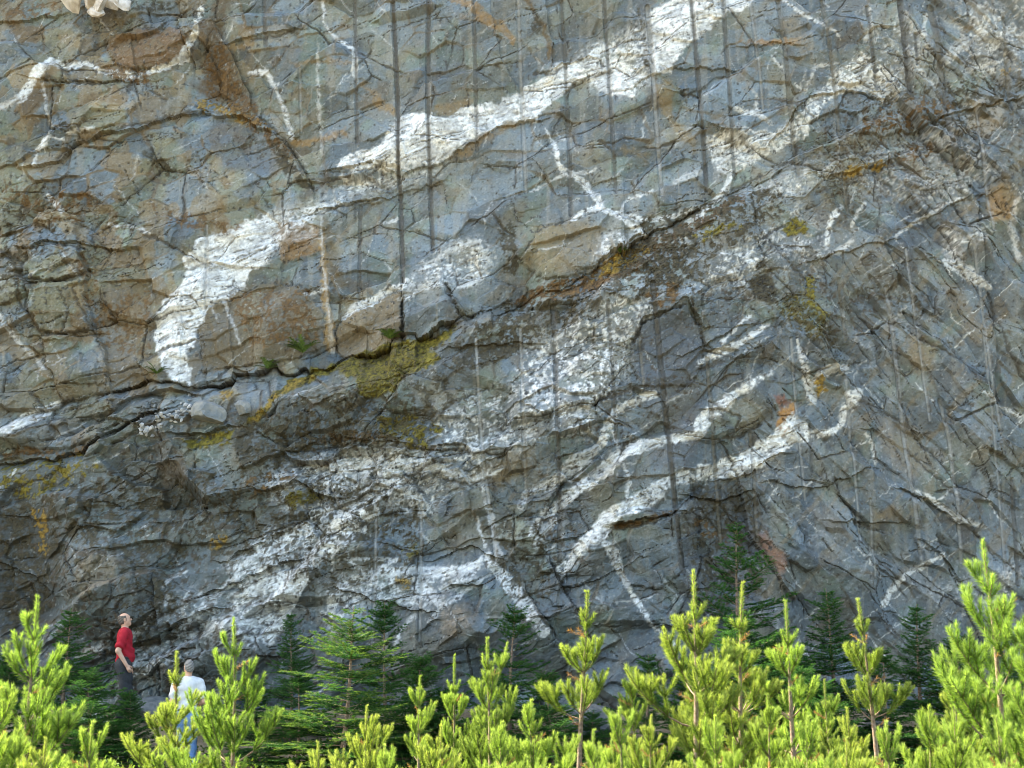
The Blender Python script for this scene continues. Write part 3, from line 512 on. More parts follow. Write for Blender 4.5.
WALL_TOP = 19.0
def build_wall():
    st = 0.0195
    xs = np.concatenate([-9.9-np.cumsum(np.geomspace(0.03, 1.0, 48))[::-1], np.arange(-9.9, 9.9, st), 9.9+np.cumsum(np.geomspace(0.03, 1.0, 48))])
    zs = np.concatenate([[-0.8, -0.5, -0.3], np.arange(-0.2, 14.3, st), 14.3+np.cumsum(np.geomspace(0.03, 0.6, 20))])
    zs = zs*1.0
    n_back = 8                                    # rows that run back over the top
    back = np.linspace(0.6, 1, n_back)**2*16
    nx, nz = len(xs), len(zs)
    X, Z = np.meshgrid(xs, zs); X = X.ravel().astype(np.float32); Z = Z.ravel().astype(np.float32)
    # --- large relief, metres towards the camera
    H = 0.34*fbm(X*0.13, Z*0.16, 5, 3) + 0.09*fbm(X*0.45+3, Z*0.5, 9, 2)
    u, v = project(X, -H, Z)
    wu = u+6*fbm(X*1.1, Z*1.1, 31, 3); wv = v+6*fbm(X*1.1+40, Z*1.1, 33, 3)
    wl = wv+5*fbm(X*3.1, Z*3.1, 37, 3)
    inner = (u > -40) & (u < 1064)
    ub = u+9*fbm(X*.9, Z*.2, 43, 2); bi = np.floor(ub/26).astype(np.int32); bf = sstep(.86, 1, ub/26-bi); ho = hash01(bi, bi*0, 44)*(1-bf)+hash01(bi+1, bi*0, 44)*bf
    lv = np.interp(u, [p[0] for p in LEDGE], [p[1] for p in LEDGE])+11*(ho-.55)*sstep(180, 240, u); s = wl-lv
    wid = np.interp(u, [0, 120, 230, 260, 330, 440, 470, 520, 600, 680, 760, 900], [8, 9, 16, 34, 34, 30, 14, 20, 40, 34, 14, 10])
    out = np.interp(u, [0, 120, 200, 260, 330, 440, 500, 600, 680, 760, 900], [.2, .22, .35, .5, .55, .5, .35, .5, .45, .2, .09])
    lvar = .35+1.1*np.clip(fbm(X*1.1+3, Z*1.1, 39, 2)+.45, 0, 1)
    prof = np.where(s < 0, 0.20*lvar*(.3+.7*sstep(-.12, .14, fbm(u/70+3, u*0+.5, 49, 2)))*sstep(880, 560, u)*np.exp(s/45.0)*out/0.5*(.6+.8*hash01(bi, bi*0+1, 47)), 0)
    t = np.clip(s/wid, 0, 1)
    lg = sstep(-.12, .14, fbm(u/70+3, u*0+.5, 49, 2))*sstep(760, 480, u)*.75+.25*sstep(900, 500, u); rec = .06*lvar*lg+.012
    below = -rec+(out+rec)*(t**0.8)
    below = np.where(s > wid, out*np.exp(-(s-wid)/230.0), below)
    H += prof+np.where(s >= 0, below, 0)
    l2 = np.interp(u, [p[0] for p in LEDGE2], [p[1] for p in LEDGE2]); s2 = wl-l2; f2 = 1-sstep(140, 200, u)
    H += f2*np.where(s2 < 0, 0.05*np.exp(s2/25.0), np.where(s2 < 9, -0.12+0.30*np.clip(s2/9, 0, 1), 0.18*np.exp(-(s2-9)/120.0)))
    for kind, pts, a, reach in STEPS:
        P = np.array(pts, float)
        if kind == 'h':
            q0, q1, c, dv = P[:, 0], P[:, 1], wu, wl
        else:
            q0, q1, c, dv = P[:, 1], P[:, 0], wv, wu+2*fbm(X*3, Z*3, 41, 2)
        lo, hi = q0.min(), q0.max(); m = (c > lo-14) & (c < hi+14); m &= np.abs(dv-np.interp(c, q0, q1)) < reach*4
        cc = c[m]; d = dv[m]-np.interp(cc, q0, q1)
        fade = np.clip((cc-lo+14)/22, 0, 1)*np.clip((hi+14-cc)/22, 0, 1)
        H[m] += .75*a*fade*np.where(d < 0, np.exp(d/reach), -0.45*np.exp(-d/reach))
    for cu, cv, ru, rv, hh in BULGES:
        q = ((wu-cu)/ru)**2+((wv-cv)/rv)**2
        H += hh*np.exp(-q*q*0.7-q*0.25)
    # --- broken facets on three scales; the upper middle of the face is smooth, the lower left and the right rough
    rough = 0.72+0.5*sstep(250, 480, v)*(1-0.35*sstep(600, 900, u))+0.35*sstep(820, 960, u)*(1-sstep(200, 420, v))-0.25*np.exp(-((u-480)/200)**2-((v-110)/120)**2)+0.15*np.exp(-((u-80)/130)**2-((v-230)/160)**2)
    rough = np.where(inner, rough, 1.0)
    rough = rough*(0.75+0.9*np.clip(fbm(X*.5, Z*.5, 71, 2)+.3, 0, 1))
    wx = X+0.09*fbm(X*1.2, Z*1.2, 51, 2)+.016*perlin(X*7, Z*7, 55); wz = Z+0.09*fbm(X*1.2+9, Z*1.2, 53, 2)+.016*perlin(X*7+9, Z*7, 57)
    def rot(a, sx, sz):
        ca, sa = math.cos(a), math.sin(a)
        return (wx*ca+wz*sa)/sx, (-wx*sa+wz*ca)/sz
    right = sstep(700, 900, u+0.35*(v-300))
    crumb = np.zeros(X.shape, np.float32)                # zones where the rock is shattered small
    for cu, cv, ru, rv, k_ in [(60,230,90,70,.8),(150,30,90,60,.45),(360,480,120,60,.9),(160,640,120,60,.8),(600,380,90,80,.7),(900,150,130,80,.95),(560,540,60,90,.7),(690,290,110,60,.7),(880,290,60,50,.7),(810,300,60,60,.7),(150,410,110,30,.7),(720,560,50,90,.6),(240,160,70,70,.4),(340,180,70,22,.5),(140,500,120,50,.45)]:
        crumb = np.maximum(crumb, k_*np.exp(-((wu-cu)/ru)**2-((wv-cv)/rv)**2))
    crumb = np.where(inner, np.clip(crumb+.35*fbm(X*.7+4, Z*.7, 45, 3), 0, 1), .5)
    a_, b_ = rot(R(22), 1.9, 1.0); c_, d_ = rot(R(-50), 2.0, 0.7)
    hA, gA, rA = facets(a_, b_, 100, .13, .34, .12); hA2, gA2, rA2 = facets(c_, d_, 110, .10, .28, .18)
    H += (hA*(1-right)+hA2*right)*np.clip(rough, .6, 1.2)
    a_, b_ = rot(R(18), .74, .42); c_, d_ = rot(R(-48), .85, .28)
    hB, gB, rB = facets(a_, b_, 130, .060, .19, .06); hB2, gB2, rB2 = facets(c_, d_, 140, .055, .16, .11)
    H += (hB*(1-right)+hB2*right)*rough*(.55+.55*crumb)
    a_, b_ = rot(R(30), .27, .16); c_, d_ = rot(R(-52), .36, .12)
    hC, gC, rC = facets(a_, b_, 150, .018, .070, .08); hC2, gC2, rC2 = facets(c_, d_, 160, .016, .058, .10)
    H += (hC*(1-right)+hC2*right)*rough*(.28+.9*crumb)
    hD = facets(wx/.10+.3*fbm(X*6, Z*6, 61, 2), wz/.065, 170, .003, .013, .3)[0]
    H += hD*rough*(.4+.9*crumb)
    # curved fracture ripples of the smooth faces
    rp = fbm(wx*1.3+wz*.9, wz*2.2-wx*.6, 66, 3); H += .016*np.abs(rp)*(1.25-rough)+.011*fbm(wx*3.3, wz*6, 68, 4)
    fine = fbm(X*9, Z*10, 75, 4); H += .009*fine*rough
    # --- features
    u, v = project(X, -H*0.6, Z)
    n1 = fbm(X*3.3, Z*3.3, 81, 3); n2 = fbm(X*3.3+50, Z*3.3, 83, 3); n3 = perlin(X*14, Z*14, 85); n4 = perlin(X*14+50, Z*14, 87); n5 = perlin(X*29, Z*29, 89)
    fu = u+5.0*n1+1.6*n3; fv = v+5.0*n2+1.6*n4
    lu = u+2.4*n1+1.3*n3+.5*n5; lvv = v+2.4*n2+1.3*n4
    ids = np.zeros(X.shape, np.int16); names = [('rock_face', None)]
    nb = fbm(X*5, Z*5, 91, 4, .6); nf = fbm(X*13, Z*13, 93, 3, .6); nl = fbm(X*.9, Z*.9, 95, 4)
    # base colour
    mid = np.array([.130, .149, .152]); blue = np.array([.116, .147, .168]); olive = np.array([.150, .142, .088]); tan = np.array([.185, .142, .082]); dark = np.array([.055, .062, .065]); green = np.array([.130, .160, .125])
    tl = np.where(inner, 1.0*sstep(420, 120, u)*sstep(470, 330, v), .3)         # upper left is more olive
    rt = np.where(inner, sstep(640, 950, u), .3)
    C = np.tile(mid, (len(X), 1)).astype(np.float64)
    def mix(c, t, m=None):
        nonlocal C
        t = np.clip(t, 0, 1)
        if m is None: C += (np.asarray(c)-C)*t[:, None]
        else: C[m] += (np.asarray(c)-C[m])*t[:, None]
    mix(blue, sstep(-.25, .35, fbm(X*.8+7, Z*.8, 201, 4)))
    rBm = np.where(right > .5, rB2, rB); rCm = np.where(right > .5, rC2, rC); gBm = np.where(right > .5, gB2, gB); gCm = np.where(right > .5, gC2, gC)
    mix(olive, sstep(.05, .25, nl+.15*tl+.03*rt+.06*nb+.25*(rCm-.5)*crumb)*(.5+.35*tl))
    mix(green, sstep(.12, .36, fbm(X*1.2, Z*1.2, 205, 3))*.6)
    mix(tan, sstep(.16, .26, fbm(X*1.7+20, Z*1.2, 207, 4)-.05+.12*tl+.05*rt+.45*(rBm-.5)+.2*(rCm-.5)*crumb)*(.22+.5*tl))
    mix([.125, .088, .046], sstep(.30, .42, fbm(X*1.4+50, Z*1.4, 208, 4)-.06+.10*tl+.5*(((rBm*7.3) % 1)-.5)+.1*nb)*(.45+.4*tl))
    C *= (0.66+0.64*((rBm*3.7) % 1))[:, None]*(1+.28*(((rCm*5.1) % 1)-.5)*(.25+.75*crumb))[:, None]
    # rusty brown skin along the joints
    je = np.maximum(sstep(.13, .02, gBm+.10*nb), .7*crumb*sstep(.18, .03, gCm+.1*nb)*sstep(0, .25, nl+.1*tl))
    mix([.135, .092, .042], je*sstep(-.05, .25, fbm(X*1.1+11, Z*1.1, 209, 3)+.12*tl)*(.45+.3*tl))
    # stained joint surfaces along the oblique fabric
    fab = fbm((wx*.64+wz*.77)*.9, (wx*-.77+wz*.64)*5.5, 211, 4)
    mix([.19, .145, .085], sstep(.12, .40, fab)*(.22+.25*right))
    mix([.22, .24, .24], sstep(.16, .42, -fab+.3*nb)*(.30+.25*right))
    mix(dark, sstep(.18, .48, fbm(X*2.2, Z*1.6, 213, 4))*.6)
    strk = fbm(X*5.5, Z*.35, 215, 4)                                            # wash marks down the face
    mix([.235, .22, .18], sstep(.12, .4, strk)*.35); mix([.10, .10, .095], sstep(.15, .45, -strk)*.35)
    C *= (1-.20*np.where(inner, sstep(0, 45, s), 0))[:, None]                      # shade of the lower face put into the rock colour below the ledge
    lowl = np.where(inner, sstep(400, 520, v)*sstep(420, 120, u), 0)  # lower left is grey-green rock, with overhang shade added to its colour
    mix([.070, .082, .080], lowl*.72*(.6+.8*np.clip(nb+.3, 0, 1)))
    for col, stg, soft, pts in STAIN_AND_SHADE:
        pa = np.array(pts); m = (u > pa[:, 0].min()-24) & (u < pa[:, 0].max()+24) & (v > pa[:, 1].min()-24) & (v < pa[:, 1].max()+24)
        if not m.any(): continue
        d = poly_dist(fu[m], fv[m], pts)+4*nb[m]
        mix(np.array(col), stg*sstep(soft*.6+.6, -soft*.9-.6, d)*(.82+.5*nf[m]), m)
    # blocks
    calm = np.zeros(X.shape, np.float32)
    for pts, lab in BLOCKS:
        names.append(('rock_block', lab)); k = len(names)-1
        pa = np.array(pts); m = (u > pa[:, 0].min()-9) & (u < pa[:, 0].max()+9) & (v > pa[:, 1].min()-9) & (v < pa[:, 1].max()+9)
        d = poly_dist(lu[m], lvv[m], pts); ids[m] = np.where(d < 0, k, ids[m])
        if lab and 'slab' not in lab: calm[m] = np.maximum(calm[m], sstep(0, -4, d))
        gt = sstep(-.12, .15, nb[m]+.3*nl[m]); H[m] += .05*sstep(.8, -1.2, d)-.03*gt*np.exp(-(d/1.4)**2)
        mix([.05, .042, .03], .6*gt*np.exp(-(d/1.3)**2), m)
    # joint sets: straight, finite, roughly parallel fractures
    def joints(ang, spacing, length, p, seed, wmin=.004, wmax=.015):
        ca, sa = math.cos(R(ang)), math.sin(R(ang)); jx = X+.05*n1; jz = Z+.05*n2
        t = (-jx*sa+jz*ca)/spacing+.22*fbm(X*1.1, Z*1.1, seed, 2)+.12*nb+.05*nf; l = (jx*ca+jz*sa)/length
        r = np.zeros(X.shape, np.float32); ti = np.floor(t).astype(np.int32)
        for k in (0,):
            i = ti+k; li = l+7.31*hash01(i, i*0+3, seed); j = np.floor(li).astype(np.int32); fl = li-j
            on = hash01(i, j, seed+1) < p; pos = i+.2+.6*hash01(i, j, seed+2)+.25*(fl-.5)*(hash01(i, j, seed+6)-.5)
            wd = (wmin+(wmax-wmin)*hash01(i, j, seed+3)**2)*np.clip(np.minimum(fl, 1-fl)*5, .15, 1)*(1+.7*nf)
            lo_, hi_ = .25*hash01(i, j, seed+4), 1-.25*hash01(i, j, seed+5)
            r = np.maximum(r, on*(fl > lo_)*(fl < hi_)*np.exp(-(np.abs(t-pos)*spacing/np.maximum(wd, .004))**2))
        return r
    # pale rock
    W = np.zeros(X.shape); white = np.array([.58, .585, .57])
    for stg, brk, pts, lab in PALE:
        pa = np.array(pts); m = (u > pa[:, 0].min()-16) & (u < pa[:, 0].max()+16) & (v > pa[:, 1].min()-16) & (v < pa[:, 1].max()+16)
        if not m.any(): continue
        d = poly_dist(fu[m], fv[m], pts)
        names.append(('pale_dike', lab)); k = len(names)-1
        core = sstep(1.2, -1.8, d+2.2*nb[m]) if brk < .35 else sstep(8, -12, d+10*nb[m])
        th = brk*0.9-.36
        mo = sstep(th-.12, th+.16, .55*nb[m]+.5*nf[m]+.12*(rC[m]-.5)+.05)
        ww = stg*core*(.30*(1-brk)+(.70+.30*brk)*mo)
        W[m] = np.maximum(W[m], ww)
        ids[m] = np.where((d < 0) & (core > .4), k, ids[m])
        H[m] += .006*core+.03*core*nf[m]*brk
    for stg, pts in VEINS:
        pa = np.array([p[:2] for p in pts]); m = (u > pa[:, 0].min()-16) & (u < pa[:, 0].max()+16) & (v > pa[:, 1].min()-16) & (v < pa[:, 1].max()+16)
        if not m.any(): continue
        d = seg_dist(lu[m], lvv[m], [(p[0], p[1], p[2]*.86) for p in pts]); mw = max(p[2] for p in pts); d = d+min(mw, 4)*.7*np.clip(n1[m]*.8+nb[m]*.7, -.45, .7)
        names.append(('quartz_vein', None)); k = len(names)-1
        c = sstep(1.1, -.7, d+1.3*nf[m])*sstep(-.42, -.08, nb[m]*.8+nf[m]*.5+.12)
        W[m] = np.maximum(W[m], stg*c*(.80+.4*np.clip(nb[m]+.3, 0, .5))); H[m] += .003*c
        ids[m] = np.where((d < .5), k, ids[m])
    # fine quartz threads along the joints
    for ang, sp_, ln_, p_, sd_, wgt in [(33, .42, .9, .16, 801, .5+.5*sstep(300, 480, v)), (-52, .42, .9, .18, 811, .6+.4*right), (68, .6, .7, .14, 821, .7), (36, .4, .8, .16, 841, right*.9), (12, .6, 1.0, .10, 831, .6)]:
        W = np.maximum(W, .75*joints(ang, sp_, ln_, p_, sd_, .006, .017)*wgt*inner*sstep(-.3, .1, nb+.1))
    warm = sstep(.05, .4, fbm(X*2.1+5, Z*2.1, 221, 3))[:, None]
    rw = (sstep(560, 900, u)*.55)[:, None]
    wc = white*(1-.5*warm)+np.array([.60, .545, .43])*.5*warm; wc = wc*(1-rw)+np.array([.57, .535, .45])*rw
    fol = fbm((wx*.93+wz*.37)*2.0, (wz*.93-wx*.37)*17, 223, 4, .6)
    wc = wc*(.62+.30*np.clip(nf+.35, 0, 1)+.30*sstep(-.35, .2, fol))[:, None]*(.70+.34*sstep(-.28, .18, fbm(X*2.6+9, Z*2.6, 225, 3)+.5*nf))[:, None]
    C += (wc-C)*np.clip(W, 0, 1)[:, None]
    # joints: mapped cracks and a web of small ones, open and filled with soil
    K = np.zeros(X.shape)
    for pts in CRACKS:
        pa = np.array(pts); m = (u > pa[:, 0].min()-14) & (u < pa[:, 0].max()+14) & (v > pa[:, 1].min()-14) & (v < pa[:, 1].max()+14)
        if not m.any(): continue
        d = seg_dist(fu[m]*.5+lu[m]*.5, fv[m]*.5+lvv[m]*.5, pts)
        K[m] = np.maximum(K[m], np.exp(-(d/(1.5+.9*nb[m]))**2)*sstep(-.35, .0, nb[m]+.22))
    lf = 1-right
    for ang, sp_, ln_, p_, sd_, wgt in [(17, .40, 1.5, .22, 701, lf), (24, .21, .6, .26, 711, lf*sstep(.25, .7, crumb)), (-64, .7, .8, .10, 721, lf*.8), (5, .26, .5, .22, 746, sstep(.3, .8, crumb)),
                                        (-52, .30, 1.5, .24, 751, right*.85), (18, .7, .8, .15, 761, right*.8), (-38, .5, 1.0, .12, 781, right*.8)]:
        K = np.maximum(K, joints(ang, sp_, ln_, p_, sd_)*wgt)
    kx, kz = (X*.42-Z*.91)/.26+.3*n3, (Z*.42+X*.91)/.09+.3*n4
    f1, f2_, *_ = cells(kx, kz, 311); web2 = sstep(.14, .0, f2_-f1)
    K = np.maximum(K, web2*sstep(.12, .36, fbm(X*1.1+60, Z*1.1, 313, 3)-.12+.16*W*(W < .85)+.45*(crumb-.4))*.7)
    gAm = np.where(right > .5, gA2, gA)
    K = np.maximum(K, sstep(.026, .006, gAm+.02*nf)*sstep(-.12, .12, fbm(X*.9+70, Z*.9, 309, 3)+.04))
    K = np.maximum(K, .9*sstep(.05, .01, gBm+.05*nf)*sstep(-.02, .18, fbm(X*1.3+80, Z*1.3, 305, 3)-.06+.22*(crumb-.3)))
    K = np.maximum(K, .7*sstep(.08, .02, gCm+.06*nf)*sstep(.12, .30, fbm(X*1.1+85, Z*1.1, 307, 3)-.10+.45*(crumb-.35)))
    K = np.maximum(K, lg*np.where(s >= 0, np.exp(-(s/3.0)**2), np.exp(-(s/1.5)**2))*sstep(-.25, .2, nb+.1)*sstep(640, 470, u)*inner)
    K = np.maximum(K, .55*(W > .5)*sstep(.20, .40, -fol+.3*nb))
    K = K*(1-.7*calm); H -= .036*K*np.clip(rough, .7, 1.2)
    mix([.040, .033, .023], K*.74)
    # black crust lichen in spots, more of it in the pale speckled rock
    sp = sstep(.30, .42, fbm(X*10+70, Z*10, 331, 3, .6)+.16*fbm(X*1.3, Z*1.3, 333, 2)+.10*W*(W < .8)-.03*(W >= .8)+.08*(crumb-.4))
    mix([.040, .038, .034], sp*.85)
    sp2 = sstep(.28, .46, fbm(X*6+90, Z*6, 335, 3, .6)+.30*sstep(380, 520, v)*sstep(560, 150, u)*inner-.14)
    mix([.060, .045, .028], sp2*.8)
    wsp = sstep(.42, .50, fbm(X*15+40, Z*15, 337, 2)+.12*fbm(X*1.1+3, Z*1.1, 339, 2)); mix([.36, .36, .34], wsp*.3)
    drt = sstep(.10, .30, .6*nb+.45*nf+.30*(crumb-.45)+.10*fbm(X*.9+31, Z*.9, 341, 2)-.04); mix([.052, .036, .018], drt*.78*(1-.5*(W > .8)))
    H -= .008*drt
    # moss and soil cushions
    for col, stg, brk, pts, thick, nm in MOSS:
        pa = np.array(pts); m = (u > pa[:, 0].min()-14) & (u < pa[:, 0].max()+14) & (v > pa[:, 1].min()-14) & (v < pa[:, 1].max()+14)
        if not m.any(): continue
        d = poly_dist(fu[m], fv[m], pts); th = brk*0.85-.36
        c = sstep(1.5, -2.0, d+3.5*nb[m])*sstep(th-.05, th+.08, .6*nb[m]+.45*nf[m]+.05-np.clip(d, -6, 0)*.018)
        cc = np.array(col)*(1+1.3*nf[m]+.9*nb[m]+.5*n5[m])[:, None]
        C[m] += (np.clip(cc, .006, 1)-C[m])*(stg*c)[:, None]
        H[m] += thick*c*(.6+.8*nf[m])
        if nm:
            names.append((nm, None)); k = len(names)-1; ids[m] = np.where((c > .5), k, ids[m])
    # drill holes
    dn = fbm(X*1.4, Z*2.0, 341, 3)
    for hw, dep, tone, pts in DRILLS:
        pa = np.array(pts); m = (u > pa[:, 0].min()-9) & (u < pa[:, 0].max()+9) & (v > pa[:, 1].min()-6) & (v < pa[:, 1].max()+6)
        if not m.any(): continue
        hw = hw*.82; d = seg_dist(u[m]+.35*n3[m], v[m], pts)
        names.append(('drill_groove', None)); k = len(names)-1
        t = np.clip(1-(d/(hw+.4))**2, 0, 1); vis = sstep(-.75, -.3, dn[m]+.10*nb[m]+dep*4-.14)
        H[m] -= dep*np.sqrt(t)*(.35+.65*vis)-.006*np.exp(-((d-hw-1.2)/1.0)**2)
        tc = np.array([.105, .098, .085]) if tone < 0 else (np.array([.29, .285, .265]) if tone > .08 else np.array([.165, .145, .11]))
        mix(tc, (.52+abs(tone))*sstep(hw+.3, hw-1.2, d)*(.3+.7*vis), m)
        ids[m] = np.where(d < hw, k, ids[m])
    # --- points; the rows past the top run back from the rim
    rim = WALL_TOP+.6*fbm(xs*.3, xs*0+2, 401, 3)-4.0*np.exp(-((xs+9.6)/1.3)**4)  # unseen notch in the rim, added to let sun reach the outcrop
    zz = Z.reshape(nz, nx); k = np.clip((zs-14.2)/(zs[-1]-14.2), 0, 1)[:, None]
    zz = np.where(k > 0, 14.2+k*(rim-14.2)[None, :], zz)
    Y = -H.reshape(nz, nx)
    V = np.stack([X.reshape(nz, nx), Y, zz], -1)
    last = V[-1]
    rows = [V]
    for b in back:
        r = last.copy(); r[:, 1] += b; r[:, 2] += .3*fbm(xs*.6, xs*0+b, 403, 3)+b*.05; rows.append(r[None])
    V = np.concatenate(rows).reshape(-1, 3); nr = nz+n_back
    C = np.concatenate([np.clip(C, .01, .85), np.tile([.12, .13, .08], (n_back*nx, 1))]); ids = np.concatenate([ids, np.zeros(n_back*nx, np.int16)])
    i = (np.arange(nr-1)[:, None]*nx+np.arange(nx-1)[None, :]).ravel()
    Fq = np.stack([i, i+1, i+nx+1, i+nx], 1)
    # faces of one feature become one part: majority of the four corners
    fid = ids[Fq[:, 0]]; alt = ids[Fq[:, 2]]; fid = np.where(alt == ids[Fq[:, 1]], alt, fid)
    root = None; counts = np.bincount(fid, minlength=len(names))
    order = [0]+[k for k in range(1, len(names)) if counts[k] >= 12]
    small = np.isin(fid, [k for k in range(1, len(names)) if counts[k] < 12]); fid = np.where(small, 0, fid)
    for k in order:
        F = Fq[fid == k]; used, inv = np.unique(F, return_inverse=True)
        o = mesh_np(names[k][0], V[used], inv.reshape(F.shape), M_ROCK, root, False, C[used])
        if k == 0:
            root = tag(o, 'grey rock face with white dikes, mossy ledge and drill hole grooves', 'rock face', kind='structure')
        elif names[k][1]: o['label'] = names[k][1]
    Hm = H.reshape(nz, nx)
    def face_y(x, z):
        i = int(np.clip(np.searchsorted(xs, x), 1, nx-1)); j = int(np.clip(np.searchsorted(zs, z), 1, nz-1))
        return -float(Hm[j, i])
    return face_y
face_y = build_wall()
print('wall', round(time.time()-T0, 1))
# ------------------------------------------------------------------ ground
def ground_z(x, y):
    x = np.asarray(x, float); y = np.asarray(y, float)
    return -0.10+0.85*sstep(-3.4, -0.5, y)+0.10*fbm(x*.35, y*.35, 501, 3)+.05*fbm(x*1.7, y*1.7, 503, 3)
def build_ground():
    xs = np.concatenate([-14-np.cumsum(np.geomspace(.3, 60, 26))[::-1], np.arange(-14, 14, .14), 14+np.cumsum(np.geomspace(.3, 60, 26))])
    ys = np.concatenate([-30-np.cumsum(np.geomspace(.3, 60, 26))[::-1], np.arange(-30, -6, .3), np.arange(-6, 1.5, .1)])
    X, Y = np.meshgrid(xs, ys); Z = ground_z(X, Y)+.03*fbm(X*4, Y*4, 507, 3)
    nx, ny = len(xs), len(ys); i = (np.arange(ny-1)[:, None]*nx+np.arange(nx-1)[None, :]).ravel()
    m = mat_noisy('gravelly soil', (.085, .068, .042), (.16, .135, .09), 2.5, .95, .9, 22)
    o = mesh_np('ground', np.stack([X, Y, Z], -1).reshape(-1, 3), np.stack([i, i+1, i+nx+1, i+nx], 1), m, None, True)
    tag(o, 'gravelly soil sloping up to the foot of the rock face', 'ground', kind='structure')
build_ground()

# ------------------------------------------------------------------ loose rocks
def rock_mesh(name, seed, size, flat=.7, sub=3):
    bm = bmesh.new(); bmesh.ops.create_icosphere(bm, subdivisions=sub, radius=1.0)
    rg = np.random.default_rng(seed); P = np.array([v.co[:] for v in bm.verts])
    for k in range(9):                                   # cut flat faces
        n = rg.normal(size=3); n /= np.linalg.norm(n); d = rg.uniform(.42, .78)
        e = P@n-d; P -= np.outer(np.clip(e, 0, None), n)*.92
    P *= 1+.10*perlin(P[:, 0]*3+seed, P[:, 1]*3+P[:, 2]*2, seed % 30)[:, None]
    P *= np.array(size)*np.array([1, 1, flat])
    for v, p in zip(bm.verts, P): v.co = p
    me = bpy.data.meshes.new(name); bm.to_mesh(me); bm.free()
    return me
M_BOULDER = mat_noisy('boulder rock', (.13, .145, .15), (.22, .215, .19), 6, .85, .8, 30)
M_BOULDER_DARK = mat_noisy('dark boulder rock', (.07, .078, .08), (.15, .15, .14), 7, .85, .8, 30)
M_BOULDER_PALE = mat_noisy('pale boulder rock', (.22, .22, .21), (.42, .41, .39), 9, .85, .8, 34)
def on_face(u, v):
    p = at(u, v, -.3)
    for _ in range(4): p = at(u, v, face_y(p.x, p.z))
    return p
def rock(u, v, ypos, size, seed, label, mat, group=None, name='boulder', rz=0, up=0.0):
    p = at(u, v, ypos) if ypos is not None else on_face(u, v)
    o = bpy.data.objects.new(name, rock_mesh(name, seed, size)); o.data.materials.append(mat); COL.objects.link(o)
    o.location = (p.x, p.y-size[1]*.35, p.z+up); o.rotation_euler = (0, 0, rz)
    tag(o, label, 'rock', group)
    return o
rock(212, 414, None, (.36, .30, .42), 3, 'rounded blue grey boulder sitting on the ledge beside pale rubble', M_BOULDER)
rock(243, 410, None, (.17, .18, .24), 8, 'small grey block wedged right of the rounded ledge boulder', M_BOULDER)
# a broken pale outcrop at the top left leans out far enough to catch the sun
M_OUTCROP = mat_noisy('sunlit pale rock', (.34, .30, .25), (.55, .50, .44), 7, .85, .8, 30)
outc = empty('rock_outcrop', at(102, 4, -.5)); tag(outc, 'pale sunlit outcrop jutting from the top left of the face', 'rock')
for k, (u_, v_, sz) in enumerate([(92, -2, (.22, .42, .26)), (101, 5, (.15, .40, .22)), (97, 11, (.09, .34, .15)), (109, 0, (.13, .38, .22)), (123, 1, (.09, .34, .22)), (70, -3, (.26, .36, .12))]):
    p_ = at(u_, v_, -.42); o_ = bpy.data.objects.new('rock_chunk', rock_mesh('rock_chunk', 40+k, sz, .9, 2)); o_.data.materials.append(M_OUTCROP); COL.objects.link(o_)
    o_.parent = outc; o_.location = p_-outc.location; o_.rotation_euler = (.2*k, .3, .5*k)
def talus(u, v, y, size, seed, label, mat, rz=0):
    p = at(u, v, y); z = float(ground_z(p.x, y))
    o = bpy.data.objects.new('boulder', rock_mesh('boulder', seed, size)); o.data.materials.append(mat); COL.objects.link(o)
    o.location = (p.x, y, z+size[2]*.25); o.rotation_euler = (.1, .15, rz); tag(o, label, 'rock', 'loose rocks at the foot of the face')
talus(85, 700, -1.5, (.42, .35, .30), 21, 'pale boulder at the foot of the face left of the man in red', M_BOULDER_PALE, .3)
talus(165, 690, -1.1, (.55, .40, .42), 22, 'dark boulder at the foot of the face between the two men', M_BOULDER_DARK, .8)
talus(215, 700, -1.6, (.40, .4, .45), 24, 'dark boulder just right of the man in the white shirt', M_BOULDER_DARK, 1.8)
talus(592, 690, -1.7, (.55, .4, .5), 25, 'dark boulder at the foot of the face behind the slender central pine', M_BOULDER_DARK, .5)
talus(875, 715, -1.8, (.5, .4, .5), 27, 'grey boulder at the foot of the face behind the bare stemmed pine', M_BOULDER, 2.0)
# small rubble on the ledge
def rubble():
    rg = np.random.default_rng(11); V = []; F = []; n = 0
    base = rock_mesh('tmp', 5, (1, 1, 1), .8, 1); bv = np.array([v.co[:] for v in base.vertices]); bf = np.array([p.vertices[:] for p in base.polygons])
    for k in range(60):
        u = rg.uniform(140, 192); v = 432-(u-140)*.45+rg.normal(0, 5); p = on_face(u, v); s = rg.uniform(.03, .085)
        a = rg.uniform(0, 6.3); c, s_ = math.cos(a), math.sin(a); q = bv*s*rg.uniform(.6, 1.3, 3)
        q = np.stack([q[:, 0]*c-q[:, 1]*s_, q[:, 0]*s_+q[:, 1]*c, q[:, 2]], 1)+np.array([p.x, p.y-.02, p.z])
        V.append(q); F.append(bf+n); n += len(q)
    o = mesh_np('rubble', np.concatenate(V), np.concatenate(F), M_BOULDER_PALE); tag(o, 'pale stone rubble lying on the ledge left of the boulder', 'rubble', kind='stuff')
rubble()
